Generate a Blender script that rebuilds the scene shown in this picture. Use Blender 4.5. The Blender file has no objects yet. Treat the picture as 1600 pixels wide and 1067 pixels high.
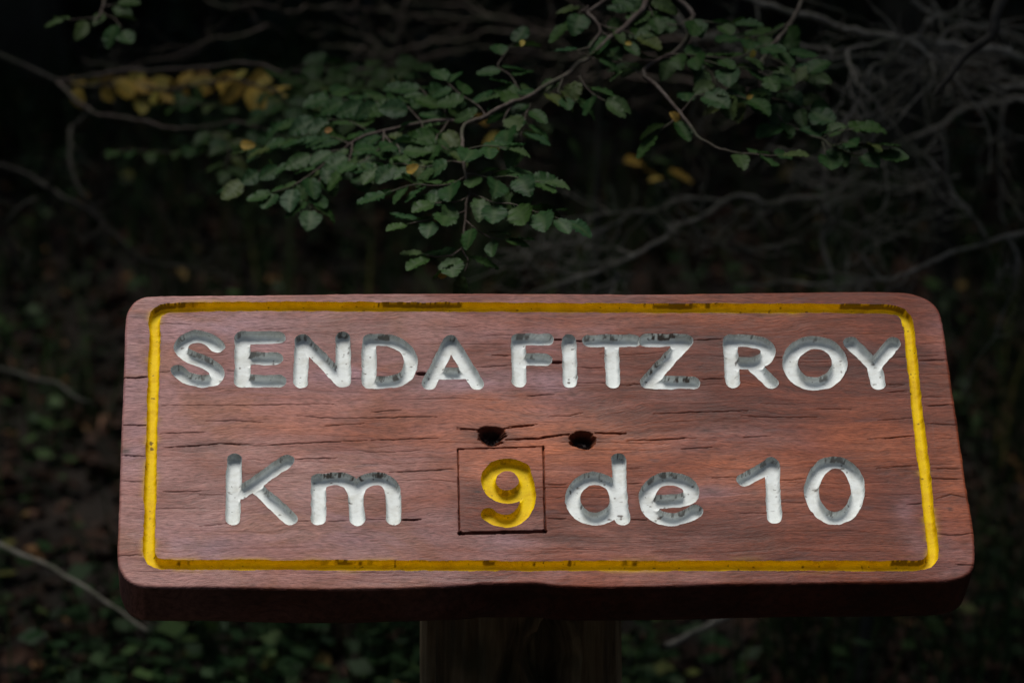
import bpy, math, random
import numpy as np
from mathutils import Vector, Matrix, noise as mnoise
random.seed(7); rng = np.random.default_rng(7)
S = bpy.context.scene
C = S.collection
rad = math.radians

# ---------------------------------------------------------------- camera, sky, sun, exposure
CAM_Z, PITCH, FPX = 1.75, rad(10.0), 6000.0
cam_d = bpy.data.cameras.new('camera'); cam = bpy.data.objects.new('camera', cam_d); C.objects.link(cam)
cam.location = (0, -4.1, CAM_Z); cam.rotation_euler = (math.pi / 2 - PITCH, 0, 0)
cam_d.lens = FPX / 1600 * 36; cam_d.sensor_width = 36; cam_d.clip_start = .05; cam_d.clip_end = 600
cam_d.dof.use_dof = True; cam_d.dof.focus_distance = 4.13; cam_d.dof.aperture_fstop = 4.8; cam_d.dof.aperture_blades = 0
S.camera = cam
w = bpy.data.worlds.new('World'); S.world = w; w.use_nodes = True
wn = w.node_tree.nodes; wl = w.node_tree.links
sky = wn.new('ShaderNodeTexSky'); sky.sky_type = 'NISHITA'; sky.sun_disc = False
SUN_EL, SUN_AZ = rad(84), rad(285)           # azimuth clockwise from +Y: almost overhead, a little to the back left
sky.sun_elevation = SUN_EL; sky.sun_rotation = SUN_AZ; sky.air_density = 1.0; sky.dust_density = 2.5; sky.ozone_density = 1.0
bg = wn['Background']; bg.inputs['Strength'].default_value = .05
wl.new(sky.outputs[0], bg.inputs['Color'])
sd_ = bpy.data.lights.new('sun', 'SUN'); sun = bpy.data.objects.new('sun', sd_); C.objects.link(sun)
sd_.energy = 3.4; sd_.angle = rad(28); sd_.color = (1.0, .965, .91)
sdir = Vector((math.sin(SUN_AZ) * math.cos(SUN_EL), math.cos(SUN_AZ) * math.cos(SUN_EL), math.sin(SUN_EL)))
sun.rotation_euler = sdir.to_track_quat('Z', 'Y').to_euler(); sun.location = sdir * 20
S.view_settings.view_transform = 'Standard'; S.view_settings.look = 'None'
S.view_settings.exposure = 0.0; S.view_settings.gamma = 1; S.view_settings.use_curve_mapping = False
S.render.engine = 'CYCLES'; S.cycles.max_bounces = 6; S.cycles.transparent_max_bounces = 8

camM = Matrix.Translation(cam.location) @ cam.rotation_euler.to_matrix().to_4x4()
def at(x, y, d):
    """point seen at photo pixel x,y, d metres deep"""
    return camM @ Vector(((x - 800) / FPX * d, -(y - 533.5) / FPX * d, -d))

# ---------------------------------------------------------------- node helpers
def mat(name):
    m = bpy.data.materials.new(name); m.use_nodes = True
    nt = m.node_tree; b = nt.nodes['Principled BSDF']
    return m, nt, b
def N(nt, t, **kw):
    n = nt.nodes.new(t)
    for k, v in kw.items():
        if k.startswith('i_'):
            key = k[2:].replace('_', ' ')
            n.inputs[int(key) if key.isdigit() else key].default_value = v
        else: setattr(n, k, v)
    return n
def L(nt, a, b): nt.links.new(a, b)
def ramp(nt, fac, stops, interp='LINEAR'):
    r = nt.nodes.new('ShaderNodeValToRGB'); r.color_ramp.interpolation = interp
    e = r.color_ramp.elements
    while len(e) < len(stops): e.new(.5)
    for i, (p, c) in enumerate(stops):
        e[i].position = p; e[i].color = (*c, 1) if len(c) == 3 else c
    L(nt, fac, r.inputs[0]); return r.outputs[0]
def mixc(nt, f, a, b, mode='MIX'):
    m = nt.nodes.new('ShaderNodeMix'); m.data_type = 'RGBA'; m.blend_type = mode
    for s, v in ((m.inputs[0], f), (m.inputs[6], a), (m.inputs[7], b)):
        if hasattr(v, 'node'): L(nt, v, s)
        else: s.default_value = v if not isinstance(v, tuple) or len(v) == 4 else (*v, 1)
    return m.outputs[2]
def mth(nt, op, a, b=0.0, clamp=False):
    m = nt.nodes.new('ShaderNodeMath'); m.operation = op; m.use_clamp = clamp
    for s, v in ((m.inputs[0], a), (m.inputs[1], b)):
        if hasattr(v, 'node'): L(nt, v, s)
        else: s.default_value = v
    return m.outputs[0]
def coords(nt, scale=(1, 1, 1), rot=(0, 0, 0), loc=(0, 0, 0), src='Object'):
    tc = nt.nodes.new('ShaderNodeTexCoord'); mp = nt.nodes.new('ShaderNodeMapping')
    mp.inputs['Scale'].default_value = scale; mp.inputs['Rotation'].default_value = rot; mp.inputs['Location'].default_value = loc
    L(nt, tc.outputs[src], mp.inputs[0]); return mp.outputs[0]
def noi(nt, vec, scale=1, detail=3, rough=.5, dist=0.0):
    n = nt.nodes.new('ShaderNodeTexNoise'); L(nt, vec, n.inputs['Vector'])
    n.inputs['Scale'].default_value = scale; n.inputs['Detail'].default_value = detail
    n.inputs['Roughness'].default_value = rough; n.inputs['Distortion'].default_value = dist
    return n.outputs['Fac']
def bump(nt, b, h, strength, dist, prev=None):
    n = nt.nodes.new('ShaderNodeBump'); n.inputs['Strength'].default_value = strength; n.inputs['Distance'].default_value = dist
    L(nt, h, n.inputs['Height'])
    if prev: L(nt, prev, n.inputs['Normal'])
    L(nt, n.outputs[0], b.inputs['Normal']); return n.outputs[0]
def attr(nt, name):
    a = nt.nodes.new('ShaderNodeAttribute'); a.attribute_name = name; return a.outputs['Fac']
def island(nt):
    g = nt.nodes.new('ShaderNodeNewGeometry'); return g.outputs['Random Per Island']

# ---------------------------------------------------------------- materials
def wcoords(nt, scale, rot=(0, 0, 0), loc=(0, 0, 0)):
    tc = nt.nodes.new('ShaderNodeTexCoord'); wn_ = noi(nt, coords(nt, (5, 9, 5), loc=(3, 8, 0)), 1, 3, .5, .6)
    cb = nt.nodes.new('ShaderNodeCombineXYZ'); L(nt, mth(nt, 'MULTIPLY', mth(nt, 'SUBTRACT', wn_, .5), .045), cb.inputs[1])
    va = nt.nodes.new('ShaderNodeVectorMath'); L(nt, tc.outputs['Object'], va.inputs[0]); L(nt, cb.outputs[0], va.inputs[1])
    mp = nt.nodes.new('ShaderNodeMapping'); mp.inputs['Scale'].default_value = scale; mp.inputs['Rotation'].default_value = rot; mp.inputs['Location'].default_value = loc
    L(nt, va.outputs[0], mp.inputs[0]); return mp.outputs[0]
def wood_mat(name, off=(0, 0, 0)):
    m, nt, b = mat(name)
    o = off
    big = noi(nt, coords(nt, (5, 11, 3), loc=o), 1, 4, .55, .6)
    band = noi(nt, wcoords(nt, (3.5, 75, 6), (0, 0, rad(-1)), loc=o), 1, 5, .6, .5)
    base = ramp(nt, mth(nt, 'ADD', mth(nt, 'MULTIPLY', big, .45), mth(nt, 'MULTIPLY', band, .55)),
                [(.34, (.060, .018, .012)), (.43, (.120, .037, .024)), (.53, (.190, .062, .038)), (.66, (.29, .108, .066))])
    # orange heartwood patches
    op = ramp(nt, noi(nt, coords(nt, (4, 14, 4), loc=(7 + o[0], 3.3, 0)), 1, 3, .5, 1.0), [(.52, (0, 0, 0)), (.70, (1, 1, 1))])
    base = mixc(nt, mth(nt, 'MULTIPLY', op, .25), base, (.36, .12, .05))
    # grey-violet weathering: stronger towards the left of the plank
    tc = nt.nodes.new('ShaderNodeTexCoord'); sp = nt.nodes.new('ShaderNodeSeparateXYZ'); L(nt, tc.outputs['Object'], sp.inputs[0])
    wx = nt.nodes.new('ShaderNodeMapRange'); L(nt, sp.outputs['X'], wx.inputs[0])
    wx.inputs[1].default_value = -.45; wx.inputs[2].default_value = .4; wx.inputs[3].default_value = .36; wx.inputs[4].default_value = -.16
    wp = noi(nt, coords(nt, (6, 16, 5), loc=(1.7 + o[0], 9, 0)), 1, 4, .6, .8)
    wf = ramp(nt, mth(nt, 'ADD', wp, wx.outputs[0]), [(.45, (0, 0, 0)), (.85, (.85, .85, .85))])
    base = mixc(nt, wf, base, (.35, .215, .215))
    base = mixc(nt, mth(nt, 'MULTIPLY', mth(nt, 'MULTIPLY', attr(nt, 'grey'), 1.6), ramp(nt, wp, [(.38, (.2, .2, .2)), (.6, (1, 1, 1))]), True), base, (.31, .215, .27))
    tn = nt.nodes.new('ShaderNodeMapRange'); L(nt, sp.outputs['X'], tn.inputs[0])
    tn.inputs[1].default_value = -.30; tn.inputs[2].default_value = .32; tn.inputs[3].default_value = 0; tn.inputs[4].default_value = .8
    base = mixc(nt, mth(nt, 'MULTIPLY', tn.outputs[0], ramp(nt, noi(nt, coords(nt, (7, 13, 7), loc=(2, 5, 1)), 1, 3, .5, .8), [(.3, (.55, .55, .55)), (.6, (1, 1, 1))])), base, mixc(nt, 1.0, base, (.66, .54, .50), 'MULTIPLY'))
    ol = ramp(nt, noi(nt, coords(nt, (9, 17, 5), loc=(11 + o[0], 5, 0)), 1, 3, .55, 1.2), [(.50, (0, 0, 0)), (.66, (.75, .75, .75))])
    base = mixc(nt, ol, base, mixc(nt, 1.0, base, (.86, .76, .56), 'MULTIPLY'))
    base = mixc(nt, mth(nt, 'MULTIPLY', mth(nt, 'MULTIPLY', attr(nt, 'warm'), 1.0), ramp(nt, band, [(.3, (.35, .35, .35)), (.6, (1, 1, 1))]), True), base, (.50, .175, .078))
    # small blue-grey stains
    st = ramp(nt, noi(nt, coords(nt, (13, 60, 5), loc=(4 + o[0], 2, 0)), 1, 3, .5, .4), [(.66, (0, 0, 0)), (.76, (.65, .65, .65))])
    base = mixc(nt, st, base, (.10, .075, .09))
    # fine fibres, and short darker pores
    fib = noi(nt, wcoords(nt, (110, 800, 90), (0, 0, rad(3))), 1, 3, .65, .3)
    base = mixc(nt, 1.0, base, ramp(nt, fib, [(.32, (.55, .52, .50)), (.52, (1, 1, 1)), (.72, (1.34, 1.31, 1.28))]), 'MULTIPLY')
    por = noi(nt, wcoords(nt, (28, 620, 28), (0, 0, rad(-2)), loc=o), 1, 2, .5, .3)
    base = mixc(nt, ramp(nt, por, [(.66, (0, 0, 0)), (.78, (.5, .5, .5))]), base, (.075, .035, .028))
    saw = noi(nt, coords(nt, (75, 420, 50), (0, 0, rad(17))), 1, 3, .65, .5)
    base = mixc(nt, .5, base, ramp(nt, saw, [(.3, (.72, .70, .69)), (.7, (1.24, 1.24, 1.24))]), 'MULTIPLY')
    mot = noi(nt, coords(nt, (22, 40, 20)), 1, 4, .6, .5)
    base = mixc(nt, .55, base, ramp(nt, mot, [(.3, (.70, .68, .70)), (.7, (1.25, 1.22, 1.2))]), 'MULTIPLY')
    base = mixc(nt, attr(nt, 'stain_shade'), base, (.018, .013, .012))
    base = mixc(nt, attr(nt, 'smear'), base, (.55, .37, .01))
    base = mixc(nt, 1.0, base, (1.04, .87, .79), 'MULTIPLY')
    L(nt, base, b.inputs['Base Color'])
    L(nt, ramp(nt, big, [(.3, (.42, .42, .42)), (.7, (.62, .62, .62))]), b.inputs['Roughness'])
    b.inputs['Specular IOR Level'].default_value = .22
    n1 = bump(nt, b, fib, .5, .0006)
    n2 = bump(nt, b, band, .5, .002, n1)
    bump(nt, b, saw, .25, .0006, n2)
    return m
def paint_mat(name, col, dirt, speck=.62):
    m, nt, b = mat(name)
    d = noi(nt, coords(nt, (55, 90, 60)), 1, 5, .65, .3)
    c = mixc(nt, ramp(nt, d, [(.44, (0, 0, 0)), (.68, (.85, .85, .85))]), col, dirt)
    s = noi(nt, coords(nt, (210, 330, 210), loc=(3, 1, 0)), 1, 2, .5, .5)
    c = mixc(nt, ramp(nt, s, [(speck + .06, (0, 0, 0)), (speck + .11, (.85, .85, .85))]), c, (.06, .045, .035))
    c = mixc(nt, attr(nt, 'stain_shade'), c, (.05, .024, .014))
    L(nt, c, b.inputs['Base Color']); b.inputs['Roughness'].default_value = .6; b.inputs['Specular IOR Level'].default_value = .14
    h = noi(nt, coords(nt, (90, 260, 90), (0, 0, rad(80))), 1, 4, .6)
    n1 = bump(nt, b, h, .22, .0008)
    bump(nt, b, noi(nt, coords(nt, (500, 500, 500)), 1, 2), .2, .0006, n1)
    return m
WOOD = wood_mat('weathered_red_wood'); WOOD2 = wood_mat('insert_wood', (.31, .17, .4))
WHITE = paint_mat('white_paint', (.74, .775, .765), (.56, .57, .53), .66)
YELLOW = paint_mat('yellow_paint', (.78, .55, .003), (.60, .37, .004), .64)

def bark_mat(name, a, b_, c_, sc=30, stretch=.18, bd=.01):
    m, nt, b = mat(name)
    n = noi(nt, coords(nt, (1, 1, stretch)), sc, 5, .65, .5)
    n2 = noi(nt, coords(nt, (1, 1, 1)), sc * .25, 3, .5)
    c = ramp(nt, n, [(.3, a), (.52, b_), (.72, c_)])
    c = mixc(nt, ramp(nt, n2, [(.45, (0, 0, 0)), (.65, (.7, .7, .7))]), c, (.06, .07, .04))
    L(nt, c, b.inputs['Base Color']); b.inputs['Roughness'].default_value = .85
    b.inputs['Specular IOR Level'].default_value = .25
    bump(nt, b, n, .7, bd)
    return m
POST = bark_mat('old_post_wood', (.06, .045, .03), (.26, .19, .115), (.44, .36, .24), 42, .10, .006)
BARK = bark_mat('grey_bark', (.03, .027, .022), (.06, .055, .045), (.10, .095, .08), 18, .5, .01)
TWIG = bark_mat('twig_bark', (.05, .034, .028), (.10, .078, .066), (.17, .14, .12), 60, .7, .002)
DTWIG = bark_mat('dead_twig_bark', (.15, .135, .11), (.26, .24, .20), (.38, .36, .31), 60, .7, .002)

def leaf_mat(name, stops, rough=.5, trans=.25, use='object'):
    m, nt, b = mat(name)
    if use == 'object':
        oi = nt.nodes.new('ShaderNodeObjectInfo'); r = oi.outputs['Random']
    else: r = island(nt)
    c = ramp(nt, r, stops)
    n = noi(nt, coords(nt, (4, 4, 4)), 1, 3, .6)
    c = mixc(nt, 1.0, c, ramp(nt, n, [(.3, (.75, .75, .75)), (.7, (1.25, 1.25, 1.2))]), 'MULTIPLY')
    if use == 'object':
        c = mixc(nt, mth(nt, 'MULTIPLY', attr(nt, 'vein'), .5), c, (.08, .12, .05))
    L(nt, c, b.inputs['Base Color']); b.inputs['Roughness'].default_value = rough; b.inputs['Specular IOR Level'].default_value = .16
    t = nt.nodes.new('ShaderNodeBsdfTranslucent'); L(nt, c, t.inputs['Color'])
    mx = nt.nodes.new('ShaderNodeMixShader'); mx.inputs[0].default_value = trans
    L(nt, b.outputs[0], mx.inputs[1]); L(nt, t.outputs[0], mx.inputs[2])
    L(nt, mx.outputs[0], nt.nodes['Material Output'].inputs[0])
    return m
GREEN = leaf_mat('beech_leaf_green', [(0, (.011, .042, .012)), (.35, (.016, .054, .014)), (.7, (.028, .064, .012)), (1, (.014, .050, .020))])
LIME = leaf_mat('beech_leaf_light_green', [(0, (.030, .064, .020)), (.6, (.040, .072, .022)), (1, (.065, .08, .02))])
GOLD = leaf_mat('autumn_leaf_yellow', [(0, (.42, .25, .05)), (.5, (.52, .34, .065)), (.8, (.46, .40, .09)), (1, (.34, .15, .06))])
CROWN = leaf_mat('crown_leaves', [(0, (.035, .06, .02)), (.5, (.05, .09, .028)), (1, (.085, .11, .035))], .5, .12, 'island')
LITTER = leaf_mat('leaf_litter', [(0, (.018, .010, .007)), (.5, (.034, .017, .011)), (.85, (.06, .03, .02)), (.96, (.13, .07, .05)), (.99, (.26, .14, .06)), (1, (.34, .25, .09))], .7, .05, 'island')
HERB = leaf_mat('undergrowth_leaves', [(0, (.014, .030, .012)), (.5, (.024, .048, .018)), (.97, (.055, .10, .03)), (1, (.16, .15, .04))], .5, .15, 'island')
HERB2 = leaf_mat('bright_undergrowth_leaves', [(0, (.020, .052, .018)), (.8, (.034, .072, .024)), (.985, (.085, .14, .045)), (1, (.4, .32, .06))], .5, .2, 'island')
m, nt, b = mat('forest_soil'); SOIL = m
n1 = noi(nt, coords(nt, (1, 1, 1)), 9, 6, .7)
L(nt, ramp(nt, n1, [(.3, (.010, .007, .005)), (.55, (.022, .015, .010)), (.75, (.045, .028, .018))]), b.inputs['Base Color'])
b.inputs['Roughness'].default_value = .95; bump(nt, b, noi(nt, coords(nt), 40, 5, .7), .8, .03)

# ---------------------------------------------------------------- object helpers
def mesh_np(name, V, F, m, uvattr=None, smooth=True):
    me = bpy.data.meshes.new(name)
    V = np.asarray(V, np.float32)
    if isinstance(F, np.ndarray):
        k = F.shape[1]; nf = len(F)
        me.vertices.add(len(V)); me.vertices.foreach_set('co', V.ravel())
        me.loops.add(nf * k); me.loops.foreach_set('vertex_index', F.astype(np.int32).ravel())
        me.polygons.add(nf); me.polygons.foreach_set('loop_start', np.arange(0, nf * k, k, dtype=np.int32))
    else:
        me.from_pydata(V.tolist(), [], F)
    for k, a in (uvattr or {}).items():
        at_ = me.attributes.new(k, 'FLOAT', 'POINT'); at_.data.foreach_set('value', np.asarray(a, np.float32))
    me.update(calc_edges=True); me.validate()
    if smooth: me.polygons.foreach_set('use_smooth', np.ones(len(me.polygons), bool))
    me.materials.append(m); return me
def link(name, me, parent=None, M=None):
    o = bpy.data.objects.new(name, me); C.objects.link(o)
    if parent is not None: o.parent = parent
    if M is not None: o.matrix_local = M
    return o
def thing(name, label, cat, loc=(0, 0, 0), group=None):
    o = bpy.data.objects.new(name, None); C.objects.link(o); o.location = loc; o.empty_display_size = .1
    o['label'] = label; o['category'] = cat
    if group: o['group'] = group
    return o
def structure(o): o['kind'] = 'structure'; return o

# ================================================================ GROUND
def gz(x, y):
    h = 0.20 * np.log1p(np.exp((y - 1.2) * 2.5)) / 2.5
    h = h + .22 * np.log1p(np.exp((y - 7) * 1.0))
    h = h + .05 * np.sin(x * 1.7 + y * .9) + .035 * np.sin(x * 3.9 - y * 2.3 + 1) + .02 * np.sin(x * 8 + 2) * np.cos(y * 7)
    return h - .03
ax = np.sign(np.linspace(-1, 1, 181)) * (np.abs(np.linspace(-1, 1, 181)) * 9 + np.abs(np.linspace(-1, 1, 181)) ** 4 * 190)
X, Y = np.meshgrid(ax, ax + 1.5)
far = np.clip((np.abs(Y) - 30) / 100, 0, 1)
Z = np.minimum(gz(X, Y), 14)
n = len(ax); idx = np.arange(n * n).reshape(n, n)
F = np.stack([idx[:-1, :-1], idx[:-1, 1:], idx[1:, 1:], idx[1:, :-1]], -1).reshape(-1, 4)
ground = structure(link('ground', mesh_np('ground', np.stack([X, Y, Z], -1).reshape(-1, 3), F, SOIL)))

# ================================================================ TRAIL SIGN
a_, b_, c_ = rad(-33.79), rad(3.67), rad(.29)
Rx = Matrix.Rotation(a_, 4, 'X'); Ry = Matrix.Rotation(b_, 4, 'Y'); Rz = Matrix.Rotation(c_, 4, 'Z')
boardM = camM @ Matrix.Translation((.034, -.1016, -4.1332)) @ Rz @ Ry @ Rx
BMi = np.array(boardM.inverted()); CMn = np.array(camM)
def tob(pts):
    """photo pixels -> metres on the board's face"""
    p = np.asarray(pts, float).reshape(-1, 2)
    d = np.stack([(p[:, 0] - 800) / FPX, -(p[:, 1] - 533.5) / FPX, -np.ones(len(p)), np.zeros(len(p))], 1)
    R = BMi @ CMn
    o = R @ np.array([0, 0, 0, 1.0]); dd = d @ R.T
    t = -o[2] / dd[:, 2]
    return np.stack([o[0] + dd[:, 0] * t, o[1] + dd[:, 1] * t], 1)
CR = {1: (180, 440, 3.8095), 2: (580, 440, 3.8095), 3: (980, 440, 2.857), 4: (170, 690, 2.83), 5: (680, 660, 3.721), 6: (1080, 680, 2.758), 0: (0, 0, 1)}
def cr(k, pts):
    ox, oy, s = CR[k]; return [(ox + x / s, oy + y / s) for x, y in pts]
def chaikin(P, closed=False, n=2):
    P = np.asarray(P, float)
    for _ in range(n):
        Q = []
        m_ = len(P)
        if not closed: Q.append(P[0])
        for i in range(m_ if closed else m_ - 1):
            a, b2 = P[i], P[(i + 1) % m_]
            Q += [a * .75 + b2 * .25, a * .25 + b2 * .75]
        if not closed: Q.append(P[-1])
        P = np.array(Q)
    return P
def ell(cx, cy, rx, ry, n=28, a0=0, a1=360):
    return [(cx + rx * math.cos(math.radians(a0 + (a1 - a0) * i / n)), cy + ry * math.sin(math.radians(a0 + (a1 - a0) * i / n))) for i in range(n + 1)]

# fractal 2-D value noise on arrays
_tab = rng.random((256, 256))
def vnoise(x, y):
    xi = np.floor(x).astype(int); yi = np.floor(y).astype(int); fx = x - xi; fy = y - yi
    fx = fx * fx * (3 - 2 * fx); fy = fy * fy * (3 - 2 * fy)
    g = lambda i, j: _tab[i & 255, j & 255]
    return (g(xi, yi) * (1 - fx) + g(xi + 1, yi) * fx) * (1 - fy) + (g(xi, yi + 1) * (1 - fx) + g(xi + 1, yi + 1) * fx) * fy
def fbm(x, y, o=3):
    s = 0; a = .5; t = 0
    for k in range(o): s = s + a * vnoise(x * 2 ** k + 17 * k, y * 2 ** k + 31 * k); t += a; a *= .5
    return s / t
CELL = .00072
gx = np.arange(-.475, .485, CELL); gy = np.arange(-.20, .20, CELL)
U, Vv = np.meshgrid(gx, gy)
def segdist(P, u, v):
    d = np.full(u.shape, 1e9)
    for i in range(len(P) - 1):
        ax_, ay_ = P[i]; bx, by = P[i + 1]; dx, dy = bx - ax_, by - ay_
        l2 = dx * dx + dy * dy + 1e-12
        t = np.clip(((u - ax_) * dx + (v - ay_) * dy) / l2, 0, 1)
        d = np.minimum(d, np.hypot(u - ax_ - t * dx, v - ay_ - t * dy))
    return d
def window(P, pad):
    x0, y0 = P.min(0) - pad; x1, y1 = P.max(0) + pad
    i0 = max(int((y0 - gy[0]) / CELL), 0); i1 = min(int((y1 - gy[0]) / CELL) + 2, len(gy))
    j0 = max(int((x0 - gx[0]) / CELL), 0); j1 = min(int((x1 - gx[0]) / CELL) + 2, len(gx))
    return slice(i0, i1), slice(j0, j1)
# outline
outpx = cr(1, [(60, 230), (72, 175), (115, 115), (175, 86), (240, 82), (600, 78), (1000, 76)]) + cr(2, [(0, 68), (500, 67), (1000, 68), (1500, 72)]) + \
    cr(3, [(100, 54), (500, 49), (1000, 43), (1180, 43), (1265, 50), (1335, 72), (1385, 112), (1406, 165), (1425, 300), (1458, 520), (1470, 600), (1490, 740)]) + \
    cr(6, [(1190, 250), (1208, 345), (1222, 450), (1224, 550), (1205, 596), (1140, 628), (1000, 636), (550, 638), (0, 648)]) + \
    cr(5, [(1200, 960), (760, 957), (690, 950), (600, 934), (420, 938), (265, 936), (235, 946), (80, 956)]) + \
    cr(4, [(1200, 652), (900, 655), (700, 650), (400, 645), (160, 645), (105, 632), (70, 605), (45, 560), (37, 500), (45, 300)]) + \
    [(190, 663), (193, 600), (194.5, 560)]
OUT = chaikin(tob(outpx), True, 2)
def inside_poly(P, u, v):
    c = np.zeros(u.shape, bool); m_ = len(P)
    for i in range(m_):
        x1, y1 = P[i]; x2, y2 = P[(i + 1) % m_]
        if y1 == y2: continue
        c ^= ((y1 > v) != (y2 > v)) & (u < (x2 - x1) * (v - y1) / (y2 - y1) + x1)
    return c
sdo = segdist(np.vstack([OUT, OUT[:1]]), U, Vv); ins = inside_poly(OUT, U, Vv); sdo = np.where(ins, -sdo, sdo)
sdo = sdo + .0006 * (fbm(U * 60, Vv * 60) - .5)
H = np.zeros_like(U); stain_shade = np.zeros_like(U); smear = np.zeros_like(U)
r = .0032; dd = np.clip(-sdo, 0, r); H -= r - np.sqrt(np.maximum(r * r - (r - dd) ** 2, 0))
H += .0009 * (fbm(U * 9, Vv * 25) - .5) + .0004 * (fbm(U * 60, Vv * 260) - .5)
# classes: 0 board, 1.. letters
cls_sd = []   # (name, label, material, sd array full grid, parent key)
FAR = 1.0
def carve(name, label, m_, strokes, R, D, bare=1.0, wob=.0011, parent='board', pw=4.6):
    global H
    allp = np.vstack(strokes); sl = window(allp, R + .006)
    u, v = U[sl], Vv[sl]
    d = np.full(u.shape, 1e9)
    for s in strokes: d = np.minimum(d, segdist(s, u, v))
    d = d + wob * (fbm(u * 120, v * 120) - .5) * 2 + wob * 1.2 * (fbm(u * 40 + 9, v * 40) - .5)
    sd = d - R
    q = np.clip(d / R, 0, 1)
    dep = D * (1 - q ** pw) ** .5 * (1 + .10 * (fbm(u * 30, v * 30, 2) - .5))
    dep = np.where(sd < 0, dep, 0)
    Hs = H[sl]; H[sl] = np.minimum(Hs, Hs * .5 - dep)
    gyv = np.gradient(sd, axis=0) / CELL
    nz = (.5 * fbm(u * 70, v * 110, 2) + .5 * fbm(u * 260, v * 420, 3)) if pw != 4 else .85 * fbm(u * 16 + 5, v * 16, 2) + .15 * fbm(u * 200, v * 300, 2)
    bare_shade = np.clip((sd / R + .36 + .5 * (nz - .5)) * 6, 0, 1) * np.clip((gyv - .45) * 4, 0, 1) * np.clip((nz - (.66 - .13 * bare)) * 22, 0, 1)
    if pw != 4: bare_shade = np.maximum(bare_shade, np.clip((sd / R + .15 * (.4 + fbm(u * 60 + 8, v * 30, 2))) * 9, 0, 1) * np.clip((gyv - .35) * 3, 0, 1) * .6)  # shadow line under the upper groove edge, painted into the glyph colour
    bare_shade *= (sd < 0)
    # chips out of the paint
    bare_shade = np.maximum(bare_shade, (sd < 0) * np.clip((fbm(u * 190 + 5, v * 230, 2) - .80) * 12, 0, 1))
    stain_shade[sl] = np.maximum(stain_shade[sl], bare_shade * .95 * bare)
    edge = np.exp(-np.clip(sd, 0, 1) / .0012) * (sd >= 0) * np.clip((fbm(u * 90, v * 90, 2) - .42) * 3, 0, 1)
    stain_shade[sl] = np.maximum(stain_shade[sl], .45 * edge)
    full = np.full(U.shape, FAR); full[sl] = sd
    cls_sd.append((name, label, m_, full, parent))
    return full
def st(k, *lists):
    return [chaikin(tob(cr(k, l)), False, 2) if len(l) > 3 else tob(cr(k, l)) for l in lists]
HS = H.copy()
RL, DL = .0080, .0090
glyphs = [
 ('letter', 'white letter S of the word SENDA', st(1, [(608, 385), (570, 345), (500, 324), (430, 335), (386, 378), (400, 420), (450, 448), (530, 480), (590, 512), (612, 550), (585, 588), (510, 596), (430, 578), (374, 532)])),
 ('letter', 'white letter E of the word SENDA', st(1, [(757, 335), (757, 592)], [(757, 333), (972, 333)], [(760, 458), (955, 458)], [(757, 592), (975, 592)])),
 ('letter', 'white letter N of the word SENDA', st(1, [(1112, 350), (1103, 596)], [(1115, 348), (1350, 590)], [(1355, 335), (1357, 590)])),
 ('letter', 'white letter D of the word SENDA', st(2, [(-12, 352), (-12, 598)], [(-12, 350), (60, 348), (130, 355), (195, 385), (234, 445), (236, 510), (205, 565), (140, 596), (60, 600), (-12, 600)])),
 ('letter', 'white letter A of the word SENDA', st(2, [(470, 352), (345, 605)], [(470, 352), (627, 605)], [(400, 545), (570, 545)])),
 ('letter', 'white letter F of the word FITZ', st(2, [(877, 350), (880, 592)], [(877, 345), (1045, 343)], [(880, 463), (1032, 463)])),
 ('letter', 'white letter I of the word FITZ', st(2, [(1178, 350), (1185, 597)])),
 ('letter', 'white letter T of the word FITZ', st(2, [(1295, 352), (1562, 350)], [(1430, 360), (1440, 600)])),
 ('letter', 'white letter Z of the word FITZ', st(3, [(85, 262), (262, 262)], [(262, 262), (90, 450)], [(90, 450), (292, 450)])),
 ('letter', 'white letter R of the word ROY', st(3, [(460, 268), (470, 448)], [(460, 264), (540, 262), (605, 275), (635, 308), (615, 347), (560, 364), (470, 362)], [(560, 370), (642, 450)])),
 ('letter', 'white letter O of the word ROY', st(3, ell(838, 364, 112, 92))),
 ('letter', 'white letter Y of the word ROY', st(3, [(998, 274), (1103, 375)], [(1188, 274), (1103, 375)], [(1103, 375), (1118, 453)])),
 ('letter', 'white letter K of the word Km', st(4, [(557, 78), (548, 338)], [(787, 84), (585, 228)], [(665, 215), (802, 340)])),
 ('letter', 'white small letter m of the word Km', st(4, [(928, 168), (928, 338)], [(928, 185), (960, 166), (1020, 160), (1070, 178), (1092, 225), (1092, 260)], [(1092, 215), (1097, 342)], [(1092, 240), (1105, 195), (1150, 165), (1205, 162), (1250, 190), (1258, 250)], [(1258, 240), (1260, 338)])),
 ('letter', 'white small letter d of the word de', st(5, ell(930, 442, 129, 118), [(1068, 218), (1070, 400)], [(1070, 400), (1088, 558)])),
 ('letter', 'white small letter e of the word de', st(5, [(1250, 463), (1400, 458), (1470, 442), (1496, 410), (1475, 360), (1420, 330), (1350, 323), (1280, 342), (1232, 400), (1232, 470), (1265, 530), (1330, 562), (1400, 562), (1460, 545), (1512, 515)])),
 ('digit', 'white digit 1 of the number 10', st(6, [(226, 190), (290, 160), (345, 125)], [(348, 122), (358, 352)])),
 ('digit', 'white digit 0 of the number 10', st(6, ell(619, 237, 100, 121))),
]
for nm, lb, stx in glyphs:
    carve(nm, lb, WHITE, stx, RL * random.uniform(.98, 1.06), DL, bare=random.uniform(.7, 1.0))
carve('digit', 'yellow digit 9 on the square insert', YELLOW, st(5, ell(418, 338, 110, 94), [(510, 270), (536, 340), (545, 430), (527, 505), (475, 560), (405, 577), (345, 560), (308, 532)]), .0079, .0085, .55, parent='plate')
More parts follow.
